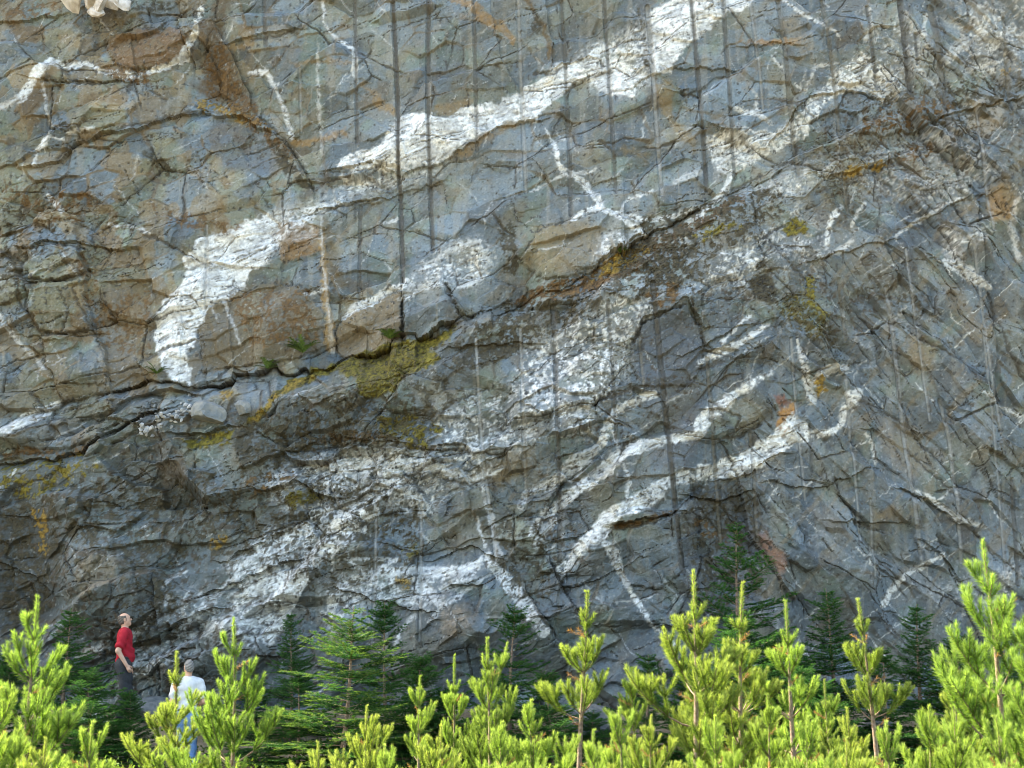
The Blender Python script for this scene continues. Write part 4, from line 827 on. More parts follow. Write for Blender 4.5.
# ------------------------------------------------------------------ people: smooth bodies grown from a distance field
def surface_net(f, lo, hi, h):
    ax = [np.arange(lo[k], hi[k]+h, h) for k in range(3)]
    nn = [len(q) for q in ax]; B = 4                      # coarse blocks first, then only those near the surface
    cx = [lo[k]+h*(np.arange(-(-nn[k]//B))*B+(B-1)/2) for k in range(3)]
    Sc = f(np.stack(np.meshgrid(*cx, indexing='ij'), -1).astype(np.float32))
    up = lambda A: np.repeat(np.repeat(np.repeat(A, B, 0), B, 1), B, 2)[:nn[0], :nn[1], :nn[2]]
    near = up(np.abs(Sc) < B*h*1.3+.02); S = up(np.where(Sc < 0, -1., 1.)).astype(np.float32)
    G = np.stack(np.meshgrid(*ax, indexing='ij'), -1).astype(np.float32); S[near] = f(G[near])
    nx, ny, nz = S.shape; ins = S < 0
    acc = np.zeros((nx-1, ny-1, nz-1, 3), np.float32); cnt = np.zeros((nx-1, ny-1, nz-1), np.float32)
    def sub(A, c): return A[c[0]:nx-1+c[0], c[1]:ny-1+c[1], c[2]:nz-1+c[2]]
    cs = [(i, j, k) for i in (0, 1) for j in (0, 1) for k in (0, 1)]
    for a in cs:
        for b in cs:
            if sum(b[q]-a[q] for q in range(3)) == 1 and all(b[q] >= a[q] for q in range(3)):
                sa, sb = sub(S, a), sub(S, b); m = (sa < 0) != (sb < 0)
                t = np.where(m, sa/np.where(sa == sb, 1, sa-sb), 0)
                for q in range(3): acc[..., q] += np.where(m, a[q]+t*(b[q]-a[q]), 0)
                cnt += m
    act = cnt > 0; idx = -np.ones(act.shape, np.int64); idx[act] = np.arange(act.sum())
    ijk = np.argwhere(act); V = (ijk+acc[act]/cnt[act][:, None])*h+np.array(lo)
    Fs = []
    for q in range(3):
        o1, o2 = (q+1) % 3, (q+2) % 3
        a = ins; sl0 = [slice(1, -1)]*3; sl1 = [slice(1, -1)]*3; sl0[q] = slice(0, -1); sl1[q] = slice(1, None)
        A = ins[tuple(sl0)]; B = ins[tuple(sl1)]; m = A != B
        p = np.argwhere(m); flip = A[m]
        off = np.zeros(3, int); off[o1] = 1; off[o2] = 1; p = p+off
        e1 = np.zeros(3, int); e1[o1] = 1; e2 = np.zeros(3, int); e2[o2] = 1
        g = lambda d: idx[tuple((p-d).T)]
        Q = np.stack([g(e1+e2), g(e2), g(0*e1), g(e1)], 1)
        Q = np.where(flip[:, None], Q, Q[:, ::-1]); Fs.append(Q)
    Fq = np.concatenate(Fs); Fq = Fq[(Fq >= 0).all(1)]
    return V, Fq
def cap(P, a, b, ra, rb, sc=(1, 1, 1)):
    a = np.array(a, np.float32); b = np.array(b, np.float32); sc = np.array(sc, np.float32)
    q = (P-a)*sc; d = (b-a)*sc; t = np.clip((q@d)/max(float(d@d), 1e-9), 0, 1)
    return np.linalg.norm(q-t[..., None]*d, axis=-1)-(ra+(rb-ra)*t)
def smin(a, b, k=.03):
    h = np.clip(.5+.5*(b-a)/k, 0, 1); return b+(a-b)*h-k*h*(1-h)
def rotz(p, a): c, s = math.cos(a), math.sin(a); return np.array([p[0]*c-p[1]*s, p[0]*s+p[1]*c, p[2]])
def build_person(root, pose, cols):
    J = pose
    hb = np.array([.0, 0, 1.50])                                # base of the skull
    cy, sy, cp, sp = math.cos(J['yaw']), math.sin(J['yaw']), math.cos(J['pitch']), math.sin(J['pitch'])
    Rm = np.array([[cy, -sy, 0], [sy, cy, 0], [0, 0, 1]])@np.array([[cp, 0, -sp], [0, 1, 0], [sp, 0, cp]])
    def hp(x, y, z): return hb+Rm@(np.array([x, y, z])-hb)
    def headlocal(P): return (P-hb.astype(np.float32))@Rm.astype(np.float32)+hb.astype(np.float32)
    def legs(P, g=0.0):
        d = None
        for sd_ in (-1, 1):
            h_, k_, a_ = J['leg'][sd_]
            for q in (cap(P, h_, k_, .092+g, .062+g*1.1), cap(P, k_, a_, .060+g*1.1, .043+g*1.5), cap(P, (h_[0]-.02, h_[1], h_[2]), (k_[0], k_[1], k_[2]+.2), .085+g, .06+g)):
                d = q if d is None else smin(d, q, .04)
        return d
    def trunk(P, g=0.0):
        d = cap(P, (0, 0, .93), (0, 0, 1.10), .165+g, .150+g, (1.3, 1, 1))
        d = smin(d, cap(P, (0, 0, 1.10), (-.01, 0, 1.34), .150+g, .180+g, (1.5, 1, 1)), .05)
        d = smin(d, cap(P, (-.015, -.155, 1.42), (-.015, .155, 1.42), .062+g, .062+g), .06)
        return smin(d, cap(P, (.04, 0, 1.02), (.05, 0, 1.10), .105+g, .10+g), .06)
    def arm(P, s_, g=0.0, lower=True, upto=1.0):
        sh, el, wr = [np.array(q) for q in J['arm'][s_]]
        d = cap(P, sh, sh+(el-sh)*upto, .054+g, .045+g*1.6)
        if lower: d = smin(d, cap(P, el, wr, .043, .028), .02)
        return d
    def hand(P, s_):
        sh, el, wr = [np.array(q) for q in J['arm'][s_]]
        ax = (wr-el)/np.linalg.norm(wr-el); side = np.cross(ax, [0, s_, 0]); side /= np.linalg.norm(side); nor = np.cross(ax, side)*s_
        d = cap(P, wr+ax*.02, wr+ax*.075, .026, .034, (1, 1.3, 1))
        for k, (o, L) in enumerate(((-.028, .060), (-.010, .074), (.010, .070), (.027, .052))):
            b0 = wr+ax*.085+side*o; b1 = b0+ax*L*.5-nor*L*.22; b2 = b1+ax*L*.22-nor*L*.40
            d = np.minimum(d, np.minimum(cap(P, b0, b1, .0095, .009), cap(P, b1, b2, .009, .008)))
        t0 = wr+ax*.03-side*.03; t1 = t0+ax*.035-side*.022-nor*.015; t2 = t1+ax*.03-nor*.015
        return np.minimum(d, np.minimum(cap(P, t0, t1, .012, .011), cap(P, t1, t2, .011, .009)))
    def head(P):
        Q = headlocal(P)
        e = np.sqrt(((Q-np.array([.012, 0, 1.655], np.float32))**2/np.array([.099, .077, .105], np.float32)**2).sum(-1)); d = (e-1)*.085
        d = smin(d, cap(Q, (.045, 0, 1.60), (.072, 0, 1.565), .062, .036), .03)
        d = smin(d, cap(Q, (.108, 0, 1.655), (.124, 0, 1.622), .008, .014), .012)
        d = smin(d, cap(Q, (.095, -.032, 1.675), (.095, .032, 1.675), .012, .012), .02)
        for s_ in (-1, 1):
            d = smin(d, cap(Q, (.0, s_*.080, 1.665), (-.006, s_*.082, 1.625), .018, .012, (1, 1.8, 1)), .008)
            d = np.maximum(d, -cap(Q, (.112, s_*.032, 1.655), (.115, s_*.032, 1.655), .013, .013))
        d = np.maximum(d, -cap(Q, (.113, -.022, 1.588), (.113, .022, 1.588), .004, .004))
        return smin(d, cap(P, (-.012, 0, 1.42), hp(.0, 0, 1.57), .058, .054), .03)
    def foot(P, s_, g=0.0):
        a_ = J['leg'][s_][2]
        return smin(cap(P, (a_[0]-.03, a_[1], .045), (a_[0]+.14, a_[1]+s_*.02, .035), .042+g, .036+g, (1, 1.1, 1.0)), cap(P, (a_[0], a_[1], .05), (a_[0], a_[1], .12), .045+g, .042+g), .03)
    def body(P):
        d = smin(trunk(P), legs(P), .05)
        d = smin(d, head(P), .03)
        for s_ in (-1, 1): d = smin(d, smin(arm(P, s_), hand(P, s_), .015), .025); d = smin(d, foot(P, s_), .02)
        return d
    lo, hi = (-.42, -.45, -.02), (.50, .45, 1.80)
    V, F = surface_net(body, lo, hi, .0095)
    mesh_np('body', V, F, cols['skin'], root, True)
    def shirt(P):
        d = trunk(P, .016)
        for s_ in (-1, 1): d = smin(d, arm(P, s_, .020, False, .66), .03)
        wv_ = .010*np.sin(P[..., 2]*46+P[..., 1]*18+3*np.sin(P[..., 0]*16))+.005*np.sin(P[..., 1]*60+P[..., 2]*11)
        d = d+wv_*np.clip((1.45-P[..., 2])*4, 0, 1)
        d = np.maximum(d, J['hem']-P[..., 2]+.012*np.sin(P[..., 1]*14))
        return np.maximum(d, -cap(P, (.0, 0, 1.46), (.02, 0, 1.62), .070, .074))
    V, F = surface_net(shirt, (-.42, -.45, .8), (.45, .45, 1.56), .0095); mesh_np('shirt', V, F, cols['shirt'], root, True)
    def pants(P):
        d = smin(legs(P, .020), cap(P, (0, 0, .92), (0, 0, 1.04), .178, .168, (1.3, 1, 1)), .05)
        d = d+.006*np.sin(P[..., 2]*38+P[..., 0]*20+np.sin(P[..., 1]*30)*2)*np.clip((.9-P[..., 2])*3, 0, 1)
        return np.maximum(np.maximum(d, P[..., 2]-1.045), .055-P[..., 2])
    V, F = surface_net(pants, (-.4, -.35, .02), (.45, .35, 1.08), .0105); mesh_np('trousers', V, F, cols['pants'], root, True)
    V, F = surface_net(lambda P: np.maximum(np.maximum(cap(P, (0, 0, 1.0), (0, 0, 1.05), .181, .174, (1.3, 1, 1)), P[..., 2]-1.045), 1.008-P[..., 2]), (-.25, -.25, .98), (.25, .25, 1.08), .008)
    mesh_np('belt', V, F, cols['belt'], root, True)
    for s_ in (-1, 1):
        a_ = J['leg'][s_][2]
        V, F = surface_net(lambda P: np.maximum(foot(P, s_, .010), np.maximum(-P[..., 2]-.0, P[..., 2]-.11)), (a_[0]-.14, a_[1]-.12, -.03), (a_[0]+.26, a_[1]+.12, .15), .009); mesh_np('shoe', V, F, cols['shoe'], root, True)
    def hair(P):
        Q = headlocal(P); e = np.sqrt(((Q-np.array([.008, 0, 1.658], np.float32))**2/np.array([.107, .086, .113], np.float32)**2).sum(-1)); d = (e-1)*.085
        d = d+.004*np.sin(Q[..., 2]*150+Q[..., 1]*90)
        d = np.maximum(d, Q[..., 0]-.035-.0*Q[..., 2]); d = np.maximum(d, 1.585-Q[..., 2]+.4*np.clip(Q[..., 0], 0, 1))
        d = np.maximum(d, -np.maximum(np.abs(Q[..., 0]-.005)-.022, Q[..., 2]-1.675))   # round the ear
        if cols['bald']: d = np.maximum(d, Q[..., 2]-1.715-.35*np.clip(-Q[..., 0], 0, 1))
        else: d = np.maximum(d, Q[..., 0]*.7-(Q[..., 2]-1.66)*.8-.01)
        return d
    V, F = surface_net(hair, (-.22, -.2, 1.45), (.25, .2, 1.85), .007); mesh_np('hair', V, F, cols['hair'], root, True)
    for s_ in (-1, 1):
        bm = bmesh.new(); bmesh.ops.create_uvsphere(bm, u_segments=12, v_segments=8, radius=.0125)
        me = bpy.data.meshes.new('eye'); bm.to_mesh(me); bm.free(); me.materials.append(cols['eye']); o = bpy.data.objects.new('eye', me); COL.objects.link(o); o.parent = root; o.location = hp(.100, s_*.032, 1.655)
SKIN = mat_noisy('skin', (.46, .27, .19), (.52, .31, .22), 14, .55, .1, 80)
EYE = mat_base('eye', (.06, .05, .045), .2, .5)[0]
p1 = at(121, 721, -1.15)
man1 = empty('person', (p1.x, -1.15, p1.z), R(12))
man1.scale = (1.0, 1.0, 1.0)
tag(man1, 'balding man in red T-shirt and dark trousers looking up at the rock face', 'person')
build_person(man1, dict(yaw=.25, pitch=.28, hem=.955,
    leg={-1: ((0, -.09, .90), (.035, -.095, .48), (-.02, -.10, .08)), 1: ((0, .09, .90), (.07, .10, .48), (.06, .11, .08))},
    arm={-1: ((-.01, -.205, 1.415), (-.09, -.255, 1.135), (.055, -.255, .905)), 1: ((-.01, .205, 1.415), (-.03, .26, 1.13), (.07, .25, .89))}),
    dict(skin=SKIN, shirt=mat_noisy('red cotton', (.28, .010, .020), (.34, .014, .026), 30, .9, .25, 120), pants=mat_noisy('dark grey cloth', (.030, .031, .034), (.042, .043, .046), 40, .9, .25, 120),
    belt=mat_base('black leather', (.012, .012, .012), .5)[0], shoe=mat_noisy('dark leather', (.03, .025, .02), (.05, .04, .03), 30, .7), hair=mat_noisy('grey brown hair', (.075, .058, .045), (.14, .12, .10), 60, .8, .5, 150), eye=EYE, bald=True))
p2 = at(189, 662, -3.2)
man2 = empty('person', (p2.x, -3.2, p2.z-1.73), R(112))
man2.scale = (.95, .88, 1.0)
tag(man2, 'man in white T-shirt and blue jeans with his back turned, behind a pine', 'person')
build_person(man2, dict(yaw=.1, pitch=.15, hem=.99,
    leg={-1: ((0, -.09, .90), (.03, -.11, .48), (-.02, -.12, .08)), 1: ((0, .09, .90), (.05, .12, .48), (.03, .14, .08))},
    arm={-1: ((-.01, -.205, 1.415), (-.06, -.275, 1.15), (.17, -.18, 1.06)), 1: ((-.01, .205, 1.415), (-.05, .265, 1.15), (.17, .15, 1.07))}),
    dict(skin=SKIN, shirt=mat_noisy('white cotton', (.50, .51, .52), (.58, .58, .58), 30, .9, .25, 120), pants=mat_noisy('blue denim', (.10, .20, .40), (.17, .29, .50), 50, .9, .25, 150),
    belt=MATS['black leather'], shoe=MATS['dark leather'], hair=mat_noisy('light grey hair', (.13, .125, .115), (.22, .21, .20), 60, .8, .5, 150), eye=EYE, bald=False))
print('people', round(time.time()-T0, 1))
# ------------------------------------------------------------------ young conifers
def mat_needles(name, yellow):
    m, nt, b = mat_base(name, rough=.62, spec=.15)
    a = N(nt, 'ShaderNodeAttribute', attribute_name='tint')
    nt.links.new(a.outputs['Color'], b.inputs['Base Color'])
    tr = N(nt, 'ShaderNodeBsdfTranslucent'); mu = N(nt, 'ShaderNodeVectorMath', operation='MULTIPLY'); mu.inputs[1].default_value = yellow
    nt.links.new(a.outputs['Color'], mu.inputs[0]); nt.links.new(mu.outputs[0], tr.inputs['Color'])
    mx = N(nt, 'ShaderNodeMixShader'); mx.inputs[0].default_value = .47
    nt.links.new(b.outputs[0], mx.inputs[1]); nt.links.new(tr.outputs[0], mx.inputs[2])
    nt.links.new(mx.outputs[0], nt.nodes['Material Output'].inputs['Surface'])
    return m
M_PINE = mat_needles('pine needles', (1.35, 1.35, .7)); M_FIR = mat_needles('fir needles', (1.3, 1.3, .7))
M_BARK = mat_noisy('pine bark', (.13, .085, .055), (.24, .18, .13), 40, .9, .6, 120)
def unit(v): return v/np.maximum(np.linalg.norm(v, axis=-1, keepdims=True), 1e-9)
class Tree:
    def __init__(s, seed): s.rg = np.random.default_rng(seed); s.tv = []; s.tf = []; s.tn = 0; s.nv = []; s.nc = []
    def tube(s, P, r0, r1, k=5):
        P = np.asarray(P, float); n = len(P); T = unit(np.gradient(P, axis=0)); ref = np.array([.3, .2, 1.0]) if abs(T[0, 2]) < .8 else np.array([1., .2, 0])
        A = unit(np.cross(T, ref)); B = np.cross(T, A); r = np.linspace(r0, r1, n)[:, None, None]; a = np.arange(k)/k*2*np.pi
        V = P[:, None, :]+r*(A[:, None, :]*np.cos(a)[None, :, None]+B[:, None, :]*np.sin(a)[None, :, None])
        i = np.arange(n-1)[:, None]*k; j = np.arange(k)[None, :]; jn = (j+1) % k
        F = np.stack([i+j, i+jn, i+k+jn, i+k+j], -1).reshape(-1, 4)+s.tn
        s.tv.append(V.reshape(-1, 3)); s.tf.append(F); s.tn += n*k
    def needles(s, P, dens, L, wid, col, spread=(.6, 1.0), flat=0.0, t0=0.0, tipcol=None):
        """needles standing out round a shoot; P from base to tip"""
        P = np.asarray(P, float); seg = np.linalg.norm(np.diff(P, axis=0), axis=1); cum = np.concatenate([[0], np.cumsum(seg)]); tot = cum[-1]
        n = int(tot*(1-t0)*dens)+4
        t = (t0+(1-t0)*s.rg.random(n))*tot; p = np.stack([np.interp(t, cum, P[:, k]) for k in range(3)], 1)
        k = np.clip(np.searchsorted(cum, t)-1, 0, len(seg)-1); T = unit(np.diff(P, axis=0))[k]
        ref = np.tile([0., 0, 1.], (n, 1)); ref[np.abs(T[:, 2]) > .9] = [1, 0, 0]
        A = unit(np.cross(T, ref)); B = np.cross(T, A)
        an = s.rg.random(n)*2*np.pi
        if flat > 0: an = np.where(s.rg.random(n) < flat, np.where(s.rg.random(n) < .5, 0, np.pi)+s.rg.normal(0, .35, n), an)
        O = A*np.cos(an)[:, None]+B*np.sin(an)[:, None]
        f = t/tot; sp = s.rg.uniform(spread[0], spread[1], n)*(1-.45*sstep(.85, 1, f)); D = unit(T*np.cos(sp)[:, None]+O*np.sin(sp)[:, None]+s.rg.normal(0, .10, (n, 3)))
        ln = L*s.rg.uniform(.75, 1.15, n)*(1-.25*sstep(.9, 1, f)); W = unit(np.cross(D, s.rg.normal(size=(n, 3))))*(wid*.5)
        V = np.stack([p-W, p+W, p+D*ln[:, None]], 1)
        c = np.array(col)[None, :]*s.rg.uniform(.7, 1.3, n)[:, None]
        if tipcol is not None: c = c+(np.array(tipcol)-c)*(sstep(.35, 1, f)*s.rg.uniform(.3, 1, n))[:, None]
        s.nv.append(V.reshape(-1, 3)); s.nc.append(np.repeat(c, 3, axis=0))
    def make(s, nm, mat):
        me_t = mesh_np('trunk', np.concatenate(s.tv), np.concatenate(s.tf), M_BARK, None, True)
        V = np.concatenate(s.nv); me_c = mesh_np('crown', V, np.arange(len(V)).reshape(-1, 3), mat, None, False, np.clip(np.concatenate(s.nc), .004, 1))
        a, b = me_t.data, me_c.data; bpy.data.objects.remove(me_t); bpy.data.objects.remove(me_c)
        return a, b
def curve(p, d, L, lift, rg, n=6, wob=.05):
    """a shoot that starts along d and bends upwards"""
    P = [np.array(p, float)]; d = unit(np.array(d, float))
    for k in range(n):
        d = unit(d+np.array([0, 0, lift/n])+rg.normal(0, wob, 3)); P.append(P[-1]+d*L/n)
    return np.array(P)
G1 = (.080, .128, .024); G2 = (.215, .285, .055); G3 = (.42, .445, .150); DEAD = (.22, .12, .05)
def make_pine(seed, h, bushy=1.0, bare=0.0, lead=.32, gap=.12, fork=False):
    t = Tree(seed); rg = t.rg
    top = np.array([rg.normal(0, .05), rg.normal(0, .05), h]); nS = 14; f = np.linspace(0, 1, nS)[:, None]
    P = top*f+np.stack([np.sin(f[:, 0]*5+seed)*.018, np.cos(f[:, 0]*4+seed)*.018, 0*f[:, 0]], 1)
    t.tube(P, .016+.010*h, .004, 7)
    def tp(z): return np.array([np.interp(z, P[:, 2], P[:, k]) for k in range(3)])
    def needle(Q, dens=760, t0=0.0, old=0.0):
        col = np.array(G1)*(1-rg.random()*.3) if rg.random() < old else (np.array(G1)+np.array(G2))*.5*rg.uniform(.8, 1.15)
        t.needles(Q, dens*2.0, .050, .0036, col*hue, (.45, 1.0), 0, t0, (np.array(G2)*.5+np.array(G3)*.5*rg.uniform(.7, 1.25))*hue)
    hue = np.array([rg.uniform(.86, 1.0), rg.uniform(.98, 1.06), 1.0])*rg.uniform(.92, 1.1)
    L0 = lead*rg.uniform(.85, 1.15); z = h-L0
    needle(np.array([tp(z-.25), tp(z), tp(h-.01), top]), 950); needle(np.array([tp(max(z-.85, .3)), tp(z-.55), tp(z-.25)]), 620, 0, .6)
    k = 0
    while z > max(.14, bare*h):
        n = rg.integers(5, 7); ph = rg.random()*6.28
        for b in range(n):
            if k > 1 and rg.random() < gap: continue
            a = ph+b*6.283/n+rg.normal(0, .25); age = k+rg.uniform(-.25, .25)
            L = (.18+.22*age)*bushy*rg.uniform(.65, 1.2); L = min(L, 1.0*bushy)
            el = R(max(4, 43-10*age)+rg.normal(0, 8)); d = np.array([math.cos(a)*math.cos(el), math.sin(a)*math.cos(el), math.sin(el)])
            Q = curve(tp(z+rg.normal(0, .02)), d, L, .75+.10*age, rg)
            t.tube(Q, .005+.006*L, .002, 4)
            needle(Q, 720, .05 if k < 2 else min(.5, .12+.07*k), .15*k)
            if L > .22:
                for q in np.arange(.36, .95, .30 if L < .5 else .20):
                    for sd_ in (-1, 1):
                        if rg.random() < .15: continue
                        i = q*(len(Q)-1); b0 = Q[int(i)]+(Q[min(int(i)+1, len(Q)-1)]-Q[int(i)])*(i-int(i)); T = unit(Q[min(int(i)+1, len(Q)-1)]-Q[int(i)])
                        sv = unit(np.cross(T, [0, 0, 1]))*sd_; dd = unit(T*.75+sv*.65+np.array([0, 0, .25]))
                        l2 = (1.08-q)*L*.62*rg.uniform(.6, 1.15)+.05; S = curve(b0, dd, l2, .7, rg, 4); needle(S, 720, .0, .12*k)
                        t.tube(S, .003, .0015, 3)
                        if l2 > .24:
                            for s3 in (-1, 1):
                                S3 = curve(S[2], unit((S[3]-S[2])*6+unit(np.cross(unit(S[3]-S[2]), [0, 0, 1]))*s3*.8+np.array([0, 0, .3])), l2*.5, .6, rg, 3); needle(S3, 700)
        for _q in range(rg.integers(0, 3)):          # dying inner shoot
            a = rg.random()*6.28; S = curve(tp(z-.08), (math.cos(a), math.sin(a), .3), .18, .2, rg, 3); t.needles(S, 260, .045, .0045, DEAD); t.tube(S, .003, .0015, 3)
        z -= rg.uniform(.27, .41); k += 1
    if fork:                                       # a second upright leader
        Q = curve(tp(h-.62), (.55, .1, .75), .62, .9, rg, 7, .02); t.tube(Q, .010, .003, 5); needle(Q, 950)
        for a in np.arange(0, 6.2, 1.3):
            S = curve(Q[4], (math.cos(a)*.8, math.sin(a)*.8, .7), .17, .7, rg, 4); t.tube(S, .004, .0015, 3); needle(S, 760)
    if bare > 0:                                   # dead stubs on the bare stem
        for q in range(7):
            a = rg.random()*6.28; zz = rg.uniform(.1, bare*h); S = curve(tp(zz), (math.cos(a), math.sin(a), rg.uniform(-.1, .3)), rg.uniform(.1, .35), .1, rg, 3); t.tube(S, .004, .0015, 3)
    return t.make('pine_sapling', M_PINE)
F1 = (.024, .080, .020); F2 = (.048, .118, .028); F3 = (.12, .17, .034)
def make_fir(seed, h, rad, sparse=0.0, tips=F2):
    t = Tree(seed); rg = t.rg; top = np.array([rg.normal(0, .04), rg.normal(0, .04), h]); f = np.linspace(0, 1, 10)[:, None]; P = top*f
    P = P+np.stack([np.sin(f[:, 0]*5+seed)*.015, np.cos(f[:, 0]*4+seed)*.015, 0*f[:, 0]], 1)
    t.tube(P, .014+.009*h, .003, 6)
    def tp(z): return np.array([np.interp(z, P[:, 2], P[:, k]) for k in range(3)])
    t.needles(np.array([tp(h*.9), top]), 420, .026, .0045, F2)
    z = h-.12
    while z > .10:
        fr = (h-z)/h; n = rg.integers(4, 7) if rg.random() > .3 else 2; ph = rg.random()*6.28
        for b in range(n):
            if rg.random() < sparse: continue
            a = ph+b*6.283/n+rg.normal(0, .25); L = rad*(.10+.98*fr**.8)*rg.uniform(.5, 1.2)*(1+.28*math.sin(a+seed)+.15*math.sin(3*a+z*5)); el = R(34-48*fr+rg.normal(0, 7))
            d = np.array([math.cos(a)*math.cos(el), math.sin(a)*math.cos(el), math.sin(el)]); Q = curve(tp(z), d, L, .28, rg, 6, .04); t.tube(Q, .003+.006*L, .0015, 4)
            c = np.array(F1)*rg.uniform(.8, 1.2); t.needles(Q, 420, .032, .0065, c, (.8, 1.25), .7, .15, tips)
            for q in np.arange(.22, .98, .055/max(L, .2)*1.35):
                for sd_ in (-1, 1):
                    i = q*(len(Q)-1); i0 = int(i); b0 = Q[i0]+(Q[min(i0+1, len(Q)-1)]-Q[i0])*(i-i0); T = unit(Q[min(i0+1, len(Q)-1)]-Q[max(i0-0, 0)])
                    sv = unit(np.cross(T, [0, 0, 1]))*sd_; l2 = min(.36, (1.05-q)*L*.55+.04)*rg.uniform(.6, 1.15); S = curve(b0, unit(T*.7+sv*.8+np.array([0, 0, rg.normal(-.05, .08)])), l2, .05, rg, 2, .05)
                    t.needles(S, 400, .032, .0065, c, (.8, 1.25), .75, 0, tips)
        z -= rg.uniform(.06, .11)*(1+.5*sparse)
    return t.make('fir_sapling', M_FIR)
PINES = [make_pine(1, 2.3, .9, 0, .36), make_pine(2, 2.3, .85), make_pine(3, 2.4, .78, .46, .34), make_pine(4, 2.1, 1.1), make_pine(5, 2.3, .62, .12, .40), make_pine(6, 1.9, 1.25), make_pine(7, 2.5, .90, .34, .36), make_pine(8, 2.3, .80, .10, .46, .30), make_pine(9, 2.2, .95, .0, .30, .34), make_pine(10, 2.4, .70, .20, .48, .22), make_pine(12, 2.3, .85, .0, .36, .12, True)]
FIRS = [make_fir(11, 2.4, .85), make_fir(12, 2.8, .80, .12), make_fir(13, 2.2, .95), make_fir(14, 3.6, 1.0, .22), make_fir(15, 2.4, .95, .05, F3)]
PH = [2.3, 2.3, 2.4, 2.1, 2.3, 1.9, 2.5, 2.3, 2.2, 2.4, 2.3]; FH = [2.4, 2.8, 2.2, 3.6, 2.4]
print('tree meshes', round(time.time()-T0, 1))
rt = random.Random(5); WID = {'pine': .98, 'fir': 1.4}
def plant(kind, var, u, v, dist, label, group, wide=1.0):
    y = CAM[1]+dist; p = at(u, v, y); g = float(ground_z(p.x, y)); H0 = (PH if kind == 'pine' else FH)[var]
    s = (p.z-g+.02)/H0
    tr, cr = (PINES if kind == 'pine' else FIRS)[var]
    root = empty(kind+'_sapling', (p.x, y, g-.02), rt.uniform(0, 6.28) if not (kind == 'pine' and var == 10) else .2); root.scale = (s*wide*WID[kind], s*wide*WID[kind], s)
    ln = .012 if kind == 'pine' else .03; root.rotation_euler[0] = rt.gauss(0, ln); root.rotation_euler[1] = rt.gauss(0, ln)
    for nm, me in (('trunk', tr), ('crown', cr)):
        o = bpy.data.objects.new(nm, me); COL.objects.link(o); o.parent = root
    tag(root, label, 'pine tree' if kind == 'pine' else 'fir tree', group)
GP = 'sunlit young pines in front'; GF = 'shaded young firs along the foot of the face'
for a in [
 (0, 30, 597, 9.6, 'tall bright pine sapling at the far left, left of the man in red', .85),
 (5, -4, 688, 8.6, 'bushy pine cut off by the left edge of the picture', .9),
 (5, 86, 722, 9.0, 'low bushy pine below the man in red', .9),
 (1, 179, 652, 12.0, 'pine sapling standing in front of the man in the white shirt', 1.05),
 (0, 240, 619, 11.0, 'tall bright pine just right of the man in the white shirt', .85),
 (3, 366, 706, 10.0, 'short pine with a blunt top in front of the yellow tipped fir', .8),
 (8, 418, 676, 12.0, 'spreading pine with a crooked side shoot left of the twin topped pines', .8),
 (7, 455, 655, 12.6, 'pine with a single narrow leader left of the twin topped pine', .8),
 (10, 490, 638, 12.2, 'dense pine with two close upright tops near the centre', .85),
 (2, 576, 592, 12.6, 'slender central pine with its dark stem bare below the crown', .95),
 (6, 688, 571, 12.0, 'tallest pine right of centre with a visible brown stem', 1.0),
 (9, 733, 583, 12.6, 'slim pine standing close on the right of the tallest central pine', .95),
 (7, 792, 600, 14.0, 'narrow pine with short curled side shoots between two dark firs', 1.0),
 (2, 877, 599, 13.0, 'slim pine with a long bare stem right of the narrow curled pine', .95),
 (0, 992, 541, 9.6, 'largest brightest pine at the right, reaching highest of all', .9),
 (9, 950, 641, 12.0, 'narrow pointed pine just left of the largest right hand pine', .9),
 (4, 829, 680, 12.0, 'short narrow pine between the curled pine and the bare stemmed pine', .9),
 (0, 1040, 610, 9.0, 'pine cut off by the right edge of the picture', .8),
 (8, 632, 668, 12.4, 'low pine leaning between the slender central pine and the tallest one', .9),
 (5, 532, 700, 10.5, 'low bush pine at the foot of the slender central pine, left side', .9),
 (5, 622, 708, 10.2, 'low bush pine at the foot of the slender central pine, right side', .9),
 (3, 322, 742, 9.0, 'small pine top at the bottom edge below the yellow tipped fir', .8),
 (8, 158, 742, 9.4, 'low pine below the man in the white shirt, on his left', .8),
 (3, 440, 726, 9.2, 'low pine at the bottom edge below the twin topped pines, left', .85),
 (5, 500, 722, 9.4, 'low pine at the bottom edge below the twin topped pines, right', .85),
 (3, 652, 716, 9.4, 'low pine at the bottom edge left of the tallest central pine', .85),
 (8, 768, 694, 10.2, 'low dense pine below the narrow curled pine', .85),
 (5, 800, 716, 9.0, 'low pine at the bottom edge below the narrow curled pine', .85),
 (3, 848, 708, 9.8, 'low dense pine below the slim bare stemmed pine, left side', .85),
 (5, 926, 706, 9.4, 'low dense pine below the slim bare stemmed pine, right side', .85),
 (8, 955, 706, 9.0, 'low pine below the narrow pointed pine at the right', .85),
 (5, 1005, 716, 8.6, 'low pine at the lower right corner of the picture', .85),
 (5, 395, 745, 8.6, 'small pine top at the bottom edge right of the blunt short pine', .8),
 (3, 40, 738, 8.4, 'small pine top at the bottom edge below the far left pine', .8),
 (3, 845, 738, 8.4, 'small pine top at the bottom edge between curled and bare stemmed pines', .8),
 (5, 712, 716, 9.2, 'low dense pine between the tallest central pine and its slim neighbour', .85),
 (8, 592, 730, 9.0, 'low pine at the bottom edge just right of the slender central stem', .85),
 (5, 888, 722, 9.0, 'low dense pine at the foot of the bare stemmed pine', .85),
 (8, 740, 738, 8.6, 'small pine top at the bottom edge below the slim neighbour of the tallest pine', .8),
]: plant('pine', a[0], a[1], a[2], a[3], a[4], GP, a[5])
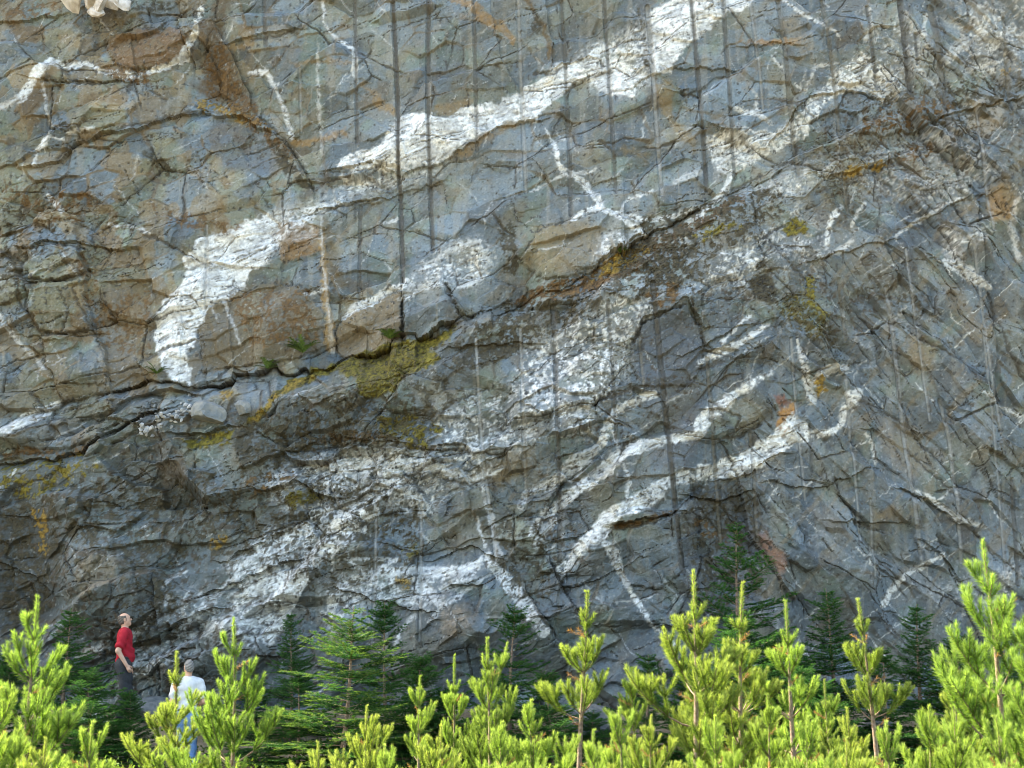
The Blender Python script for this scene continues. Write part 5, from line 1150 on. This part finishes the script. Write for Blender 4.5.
for a in [
 (1, 68, 608, 22.4, 'dark fir left of the man in red', 1.0),
 (2, 8, 655, 22.2, 'dark fir at the left edge behind the far left pine', 1.0),
 (2, 132, 692, 21.6, 'low dark fir spreading over the legs of the man in red', 1.1),
 (1, 294, 612, 23.2, 'thin dark fir before the white rock left of the yellow tipped fir', .8),
 (4, 343, 606, 20.4, 'light green fir with yellow sunlit branch tips', 1.05),
 (0, 390, 602, 22.6, 'dark pointed fir right of the yellow tipped fir', .9),
 (0, 509, 606, 22.4, 'dark fir behind the twin topped pines', .9),
 (2, 450, 690, 21.8, 'low dark fir behind the crooked pine', 1.1),
 (2, 585, 712, 21.4, 'low dark fir behind the slender central pine', 1.2),
 (0, 640, 655, 21.6, 'dark fir between the slender central pine and the tallest pine', 1.0),
 (3, 737, 524, 22.4, 'tallest fir, thin topped, behind the slim pine right of centre', .95),
 (2, 780, 640, 22.0, 'dark bushy fir at the foot of the tallest fir', 1.1),
 (1, 836, 588, 22.4, 'dark green fir between the curled pine and the bare stemmed pine', 1.0),
 (1, 912, 604, 22.2, 'dark fir with a grey stem behind the bare stemmed pine', 1.0),
 (2, 968, 640, 21.6, 'dark fir hidden behind the largest right hand pine', 1.1),
 (2, 262, 680, 21.8, 'low dark fir behind the tall bright left pine', 1.1),
 (2, 1020, 660, 22.0, 'dark fir at the right edge of the picture', 1.1),
 (2, 690, 660, 21.6, 'dark fir directly behind the tallest pine', 1.0),
 (2, 98, 672, 21.0, 'low dark fir just left of the man in red, below the taller fir', 1.0),
 (0, 300, 672, 21.0, 'low dark fir at the left foot of the yellow tipped fir', 1.1),
 (2, 420, 656, 21.6, 'bushy dark fir right of the dark pointed fir', 1.0),
 (2, 556, 672, 21.2, 'low dark fir left of the slender central pine', 1.0),
 (0, 880, 648, 21.4, 'bushy dark fir directly behind the bare stemmed pine', 1.1),
 (2, 748, 618, 21.6, 'dark fir leaning before the tallest fir', 1.0),
 (2, 805, 668, 20.8, 'low dark fir behind the narrow curled pine', 1.0),
]: plant('fir', a[0], a[1], a[2], a[3], a[4], GF, a[5])
# ------------------------------------------------------------------ small ferns rooted on the ledge
M_FERN = mat_noisy('fern green', (.05, .095, .02), (.10, .15, .035), 30, .6)
def fern(u, v, n, L, seed, label):
    n += 5
    rg = np.random.default_rng(seed); p = on_face(u, v); root = empty('fern', (p.x, p.y-.03, p.z-.02)); tag(root, label, 'fern', 'small ferns on the rock ledge')
    for k in range(n):
        a = rg.uniform(-3.0, -.1); Q = curve((0, 0, 0), (math.cos(a)*.9, math.sin(a)*.5, rg.uniform(.5, 1.4)), L*rg.uniform(.6, 1.2), -.9, rg, 6); V = []; F = []
        for q in range(7):
            T = unit(Q[min(q+1, 6)]-Q[max(q-1, 0)]); sv = unit(np.cross(T, [0, 0, 1])+1e-6); V += [Q[q]-sv*.004, Q[q]+sv*.004]
        for q in range(6):
            i = 2*q; F += [(i, i+1, i+3), (i, i+3, i+2)]
            T = unit(Q[q+1]-Q[q]); sv = unit(np.cross(T, [0, 0, 1])+1e-6); l = L*.20*math.sin(math.pi*((q+1)/7.5)**.7)+.01
            for s_ in (0, 1):
                V.append(Q[q+1]+sv*(s_*2-1)*l+T*l*.4); F.append((i+s_, i+2+s_, len(V)-1))
        mesh_np('frond', np.array(V), np.array(F), M_FERN, root)
fern(390, 338, 7, .28, 1, 'small fern at the corner crack between brown and blue grey blocks')
fern(303, 352, 9, .34, 2, 'fern tuft below the brown stained block')
fern(268, 368, 6, .25, 3, 'low fern at the left end of the mossy ledge')
fern(157, 373, 6, .24, 4, 'fern beside the blunt lower end of the big white dike')
fern(620, 252, 6, .18, 5, 'tiny fern over the rusty soil under the ochre block')
print('done', round(time.time()-T0, 1))
# ------------------------------------------------------------------ low green undergrowth between the saplings
def undergrowth():
    rg = np.random.default_rng(77); n = 90000
    x = rg.uniform(-13, 13, n); y = -1.0-rg.random(n)**.8*17.5
    keep = fbm(x*.5, y*.5, 601, 3)+.25*sstep(-9, -2, y) > -.06; x, y = x[keep], y[keep]; n = len(x)
    hgt = .10+.42*np.clip(fbm(x*.9+4, y*.9, 603, 2)+.45, 0, 1); z = ground_z(x, y)+rg.random(n)**.7*hgt
    P = np.stack([x, y, z], 1); D = unit(rg.normal(size=(n, 3))+np.array([0, 0, .35])); W = unit(np.cross(D, rg.normal(size=(n, 3))))
    L = rg.uniform(.03, .085, n)[:, None]; w = L*rg.uniform(.22, .42, n)[:, None]
    V = np.stack([P, P+D*L*.5-W*w, P+D*L, P+D*L*.5+W*w], 1).reshape(-1, 3)
    c = np.array([.05, .10, .022])*rg.uniform(.6, 1.5, n)[:, None]+np.array([.04, .03, 0])*rg.random(n)[:, None]
    o = mesh_np('undergrowth', V, np.arange(len(V)).reshape(-1, 4), M_FIR, None, False, np.repeat(c, 4, axis=0))
    tag(o, 'low green undergrowth covering the ground between the saplings', 'undergrowth', kind='stuff')
undergrowth()
